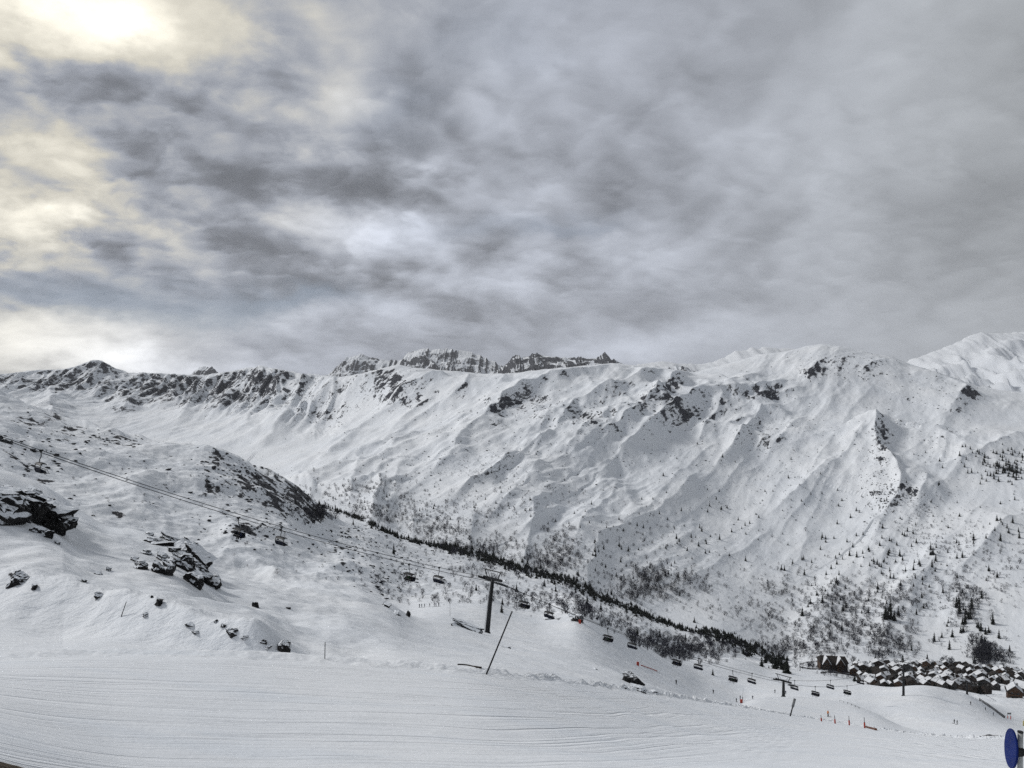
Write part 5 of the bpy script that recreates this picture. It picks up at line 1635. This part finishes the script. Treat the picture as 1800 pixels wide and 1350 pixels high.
# blue round sign at the right edge
M_BLUE = plain('blue_enamel', (0.001, 0.012, 0.11), 0.55, var=0.2, scale=2.0, spec=0.15)
sY = 11.0
sc_ = Vector((sY * (1779.5 - CX) / F, sY, -sY * (1316 - CY) / F))
sg = empty('piste_sign', sc_ + Vector((.10, -.02, -1.9)))
tag(sg, 'round deep blue piste sign on a pale post, at the right edge', 'sign')
nrm = Vector((-.95, .29, .08)).normalized()
q = nrm.to_track_quat('Z', 'Y').to_matrix()
off = sc_ - Vector(sg.location)
R0 = .262
disc = MB()
ring = [(R0 * .985, .0), (R0, .008), (R0, .020), (R0 * .985, .028)]
n = 40
rows = [[off + q @ Vector((r * math.cos(6.28319 * k / n), r * math.sin(6.28319 * k / n), z)) for k in range(n)] for r, z in ring]
vs = [p for r_ in rows for p in r_]
fs = [(i * n + k, i * n + (k + 1) % n, (i + 1) * n + (k + 1) % n, (i + 1) * n + k) for i in range(3) for k in range(n)] + [tuple(range(n)), tuple(range(3 * n, 4 * n))]
disc.add(vs, fs)
disc.build('disc', M_BLUE, sg)
M_POST = plain('pale_post', (.42, .43, .42), .6, var=.12, scale=8)
pb = off - nrm * .095
MB().tube([(pb.x - .012, pb.y, pb.z - 2.3), (pb.x, pb.y, pb.z - .02), (pb.x + .004, pb.y, pb.z + .245)], .034, 14).build('post', M_POST, sg, True)
MB().tube([(pb.x + .004, pb.y, pb.z + .245), (pb.x + .004, pb.y, pb.z + .262)], .037, 14).build('cap', M_POLE, sg)
MB().box(off - nrm * .05 + Vector((0, 0, -.02)), (.13, .10, .12)).box(pb + Vector((0, 0, -.02)), (.10, .09, .085)).build('bracket', M_POLE, sg)

# ------------------------------------------------------------------ village
M_WOOD = [plain('dark_timber', (0.028, 0.020, 0.016), .85, var=.4, scale=.8), plain('brown_timber', (0.07, 0.040, 0.025), .85, var=.4, scale=.8), plain('grey_timber', (0.045, 0.042, 0.040), .85, var=.4, scale=.8)]
M_ROOF = plain('roof_edge', (0.022, 0.018, 0.016), .8)
M_RSNOW = plain('roof_snow', (.70, .72, .75), .8, var=.12, scale=.3)
M_GLASS = plain('window_glass', (.02, .025, .03), .15, spec=.5)
M_STONEW = plain('stone_base', (.12, .115, .11), .9)


def chalet(W, D, Hh, rise, wood, cover=1.0):
    root = empty('chalet')
    w, d = W / 2, D / 2
    MB().add([(-w, -d, -3), (w, -d, -3), (w, -d, Hh), (0, -d, Hh + rise), (-w, -d, Hh), (-w, d, -3), (w, d, -3), (w, d, Hh), (0, d, Hh + rise), (-w, d, Hh)],
             [(0, 1, 2, 3, 4), (9, 8, 7, 6, 5), (0, 5, 6, 1), (1, 6, 7, 2), (4, 9, 5, 0), (2, 7, 8, 3), (3, 8, 9, 4)]).build('wall', wood, root)
    ov, k = 1.1, rise / w
    rf = MB()
    sn = MB()
    for s in (1, -1):
        for m, z0, z1, e in ((rf, .02, .28, 0.0), (sn, .28, .62, -.75)):
            a, b_ = (0, Hh + rise), (s * (w + ov + e), Hh - k * (ov + e))
            m.add([(a[0], -d - ov - e, a[1] + z0), (b_[0], -d - ov - e, b_[1] + z0), (b_[0], d + ov + e, b_[1] + z0), (a[0], d + ov + e, a[1] + z0),
                   (a[0], -d - ov - e, a[1] + z1), (b_[0], -d - ov - e, b_[1] + z1), (b_[0], d + ov + e, b_[1] + z1), (a[0], d + ov + e, a[1] + z1)],
                  [(0, 1, 2, 3), (7, 6, 5, 4), (0, 4, 5, 1), (1, 5, 6, 2), (2, 6, 7, 3), (3, 7, 4, 0)])
    r_ = rf.build('roof', M_ROOF, root)
    if cover > .2:
        sn.build('roof_snow', M_RSNOW, r_)
    MB().box((0, -d - .55, Hh * .52), (W * .9, 1.1, .2)).box((0, -d - 1.05, Hh * .52 + .5), (W * .9, .08, .9)).build('balcony', wood, root)
    wm = MB().box((0, 0, 0), (1.3, .16, 1.5)).mesh('window', M_GLASS)
    for x, z in ((-W * .25, Hh * .25), (W * .25, Hh * .25), (-W * .2, Hh * .75), (W * .2, Hh * .75)):
        o = obj('window', wm, root)
        o.location = (x, -d - .06, z)
    MB().box((w * .4, d * .3, Hh + rise * .9), (.9, .9, 2.2)).build('chimney', M_STONEW, r_)
    return root


protos = [chalet(9, 9, 8.0, 3.2, M_WOOD[0]), chalet(11, 9, 9.0, 3.6, M_WOOD[1]), chalet(8, 8, 7.5, 3.2, M_WOOD[2]), chalet(16, 9, 9.5, 3.6, M_WOOD[0]), chalet(9, 8, 8, 3.0, M_WOOD[0], 0.0), chalet(13, 9, 9, 3.4, M_WOOD[2], 0.35)]
used = [False] * 6
spots = []
for r, (Y, x0, x1, st) in enumerate([(640, 1520, 1742, 11), (682, 1508, 1752, 11), (726, 1502, 1768, 11), (772, 1500, 1790, 10.5), (820, 1506, 1806, 10.5), (868, 1530, 1812, 10)]):
    x = x0 + (r % 2) * 6
    while x < x1:
        spots.append((x + rng.uniform(-3, 3), Y + rng.uniform(-12, 12)))
        x += st * rng.uniform(.85, 1.25)
for j, (px_, Y) in enumerate(spots):
    if rng.uniform() < .10 or (px_ > 1755 and Y < 700):
        continue
    k = int(rng.choice([0, 0, 1, 2, 3, 4, 4, 5]))
    h_ = protos[k] if not used[k] else copy_tree(protos[k])
    used[k] = True
    X0 = Y * (px_ - CX) / F
    h_.location = (X0, Y, ground(X0, Y) - .3)
    h_.rotation_euler = (0, 0, float(rng.choice([0, 0, .35, -.4, .7, -.9]) + rng.uniform(-.15, .15)) - .35)
    h_.scale = (float(rng.uniform(.55, .75)),) * 3
    row = 'front' if Y < 675 else 'middle' if Y < 790 else 'back'
    sec = 'left' if px_ < 1590 else 'centre' if px_ < 1690 else 'right'
    ds = ['narrow dark timber chalet', 'broad brown timber chalet', 'small grey timber chalet', 'very wide dark chalet', 'dark chalet with bare dark roof', 'wide grey chalet'][k]
    tw = 'gable turned left' if h_.rotation_euler.z < -.5 else 'gable turned right' if h_.rotation_euler.z > -.1 else 'gable facing front'
    tag(h_, f'{ds}, {tw}, {row} rows, village {sec}', 'house', f'chalets in the {row} rows, {sec}')
for k, u in enumerate(used):
    if not u:
        X0 = 870 * (1600 + k * 20 - CX) / F
        protos[k].location = (X0, 870, ground(X0, 870))
        tag(protos[k], 'dark timber chalet at the far side of the village', 'house', 'chalets at the far side')

vx = rng.uniform(1500, 1805, 420)
vY = rng.uniform(630, 900, 420)
vX = vY * (vx - CX) / F
okv = ~((vx > 1745) & (vY < 720))
vZ = np.array([ground(a_, b_) for a_, b_ in zip(vX, vY)])
mass('shrubbery', 'dark garden firs and hedges crowded between the village houses', 'shrubs', tri, vX[okv], vY[okv], vZ[okv] - .3, rng.uniform(2.5, 6, okv.sum()), M_NEEDLE)

# brown chalet at the right edge
rc_ = chalet(10, 10, 6.2, 4.2, M_WOOD[1])
rc_.name = 'chalet'
b = at(1783, 1226)
rc_.location = b
rc_.rotation_euler = (0, 0, -.45)
tag(rc_, 'brown chalet with dark open gable standing apart at the right edge', 'house')
MB().box((0, -5.2, 2.2), (4.6, .5, 4.4)).build('dark_opening_slab', M_ROOF, rc_)  # solid dark slab, its colour stands for the shade inside the opening
MB().box((0, -5.1, .3), (10.4, .8, 1.8)).build('stone_plinth', M_STONEW, rc_)
rc2 = chalet(9, 14, 8, 4, M_WOOD[0])
p = Vector((660 * (1801 - CX) / F, 660, 0))
rc2.location = (p.x, p.y, ground(p.x, p.y))
rc2.rotation_euler = (0, 0, .6)
tag(rc2, 'taller dark house behind the brown chalet, cut by the right edge', 'house')

# hotel
hb = at(1466, 1179)
ht = empty('hotel', hb, -.15)
tag(ht, 'large brown hotel with two white-edged gables at the left end of the village', 'hotel')
M_HB = plain('hotel_timber', (0.060, 0.036, 0.024), .85, var=.35, scale=.5)
s_ = hb.y / F
Wd, Hg = 46 * s_, 15 * s_
MB().box((0, 6, Hg / 2 - 2), (Wd, 13, Hg + 4)).build('wall', M_HB, ht)
r_ = MB()
r_.add([(-Wd / 2 - 1, -1.5, Hg - .5), (Wd / 2 + 1, -1.5, Hg - .5), (Wd / 2 - 1, 6, Hg + 4), (-Wd / 2 + 1, 6, Hg + 4), (-Wd / 2 - 1, 13.5, Hg - .5), (Wd / 2 + 1, 13.5, Hg - .5)], [(0, 1, 2, 3), (3, 2, 5, 4), (0, 3, 4), (1, 5, 2), (0, 4, 5, 1)])
rf_ = r_.build('roof', M_ROOF, ht)
for cx_ in (-Wd * .28, Wd * .22):
    gw = Wd * .115
    MB().add([(cx_ - gw, -2.2, -2), (cx_ + gw, -2.2, -2), (cx_ + gw, -2.2, Hg - 1), (cx_, -2.2, Hg + 4.2), (cx_ - gw, -2.2, Hg - 1), (cx_ - gw, 4, -2), (cx_ + gw, 4, -2), (cx_ + gw, 4, Hg - 1), (cx_, 4, Hg + 4.2), (cx_ - gw, 4, Hg - 1)],
             [(0, 1, 2, 3, 4), (9, 8, 7, 6, 5), (0, 5, 6, 1), (1, 6, 7, 2), (4, 9, 5, 0), (2, 7, 8, 3), (3, 8, 9, 4)]).build('gable_wall', M_HB if cx_ < 0 else M_WOOD[1], ht)
    gs = MB()
    for s in (1, -1):
        a0, b0 = (cx_, Hg + 4.3), (cx_ + s * (gw + 1.2), Hg - 2.0)
        gs.add([(a0[0], -3.2, a0[1]), (b0[0], -3.2, b0[1]), (b0[0], 5, b0[1]), (a0[0], 5, a0[1]), (a0[0], -3.2, a0[1] + .8), (b0[0], -3.2, b0[1] + .8), (b0[0], 5, b0[1] + .8), (a0[0], 5, a0[1] + .8)],
               [(0, 1, 2, 3), (7, 6, 5, 4), (0, 4, 5, 1), (1, 5, 6, 2), (2, 6, 7, 3), (3, 7, 4, 0)])
    gs.build('gable_snow', M_RSNOW, rf_)
wm = MB().box((0, 0, 0), (1.3, .2, 1.5)).mesh('window', M_GLASS)
bm_ = MB().box((0, 0, 0), (Wd * .9, .9, .25)).mesh('balcony', M_WOOD[0])
for fl in range(3):
    z = 1.6 + fl * Hg / 3.2
    o = obj('balcony', bm_, ht)
    o.location = (0, -.9, z - 1.1)
    for k in range(11):
        xx = -Wd * .45 + k * Wd * .09
        o = obj('window', wm, ht)
        inside = any(abs(xx - c_) < Wd * .115 for c_ in (-Wd * .28, Wd * .22))
        o.location = (xx, -2.26 if inside else -.56, z)

# village road
def road(poly, wpx, label):
    P = np.array(poly, float)
    L_ = np.concatenate([[0], np.cumsum(np.hypot(*np.diff(P, axis=0).T))])
    ss = np.linspace(0, L_[-1], 40)
    xs, ys = np.interp(ss, L_, P[:, 0]), np.interp(ss, L_, P[:, 1])
    rows = [[at(x, y + wpx) + Vector((0, 0, .35)), at(x, y - wpx) + Vector((0, 0, .35))] for x, y in zip(xs, ys)]
    m = MB().sheet(rows)
    return tag(m.build('road', M_ASPH), label, 'road', kind='structure')


M_ASPH = plain('wet_asphalt', (.03, .03, .032), .7)
road([(1475, 1163), (1450, 1162), (1420, 1164), (1404, 1168), (1406, 1173), (1425, 1176), (1455, 1177), (1480, 1180), (1500, 1184)], .9, 'dark cleared road looping round the snow below the hotel')
road([(1442, 1183), (1460, 1181), (1480, 1184), (1502, 1188)], 1.1, 'second cleared road below the hotel')
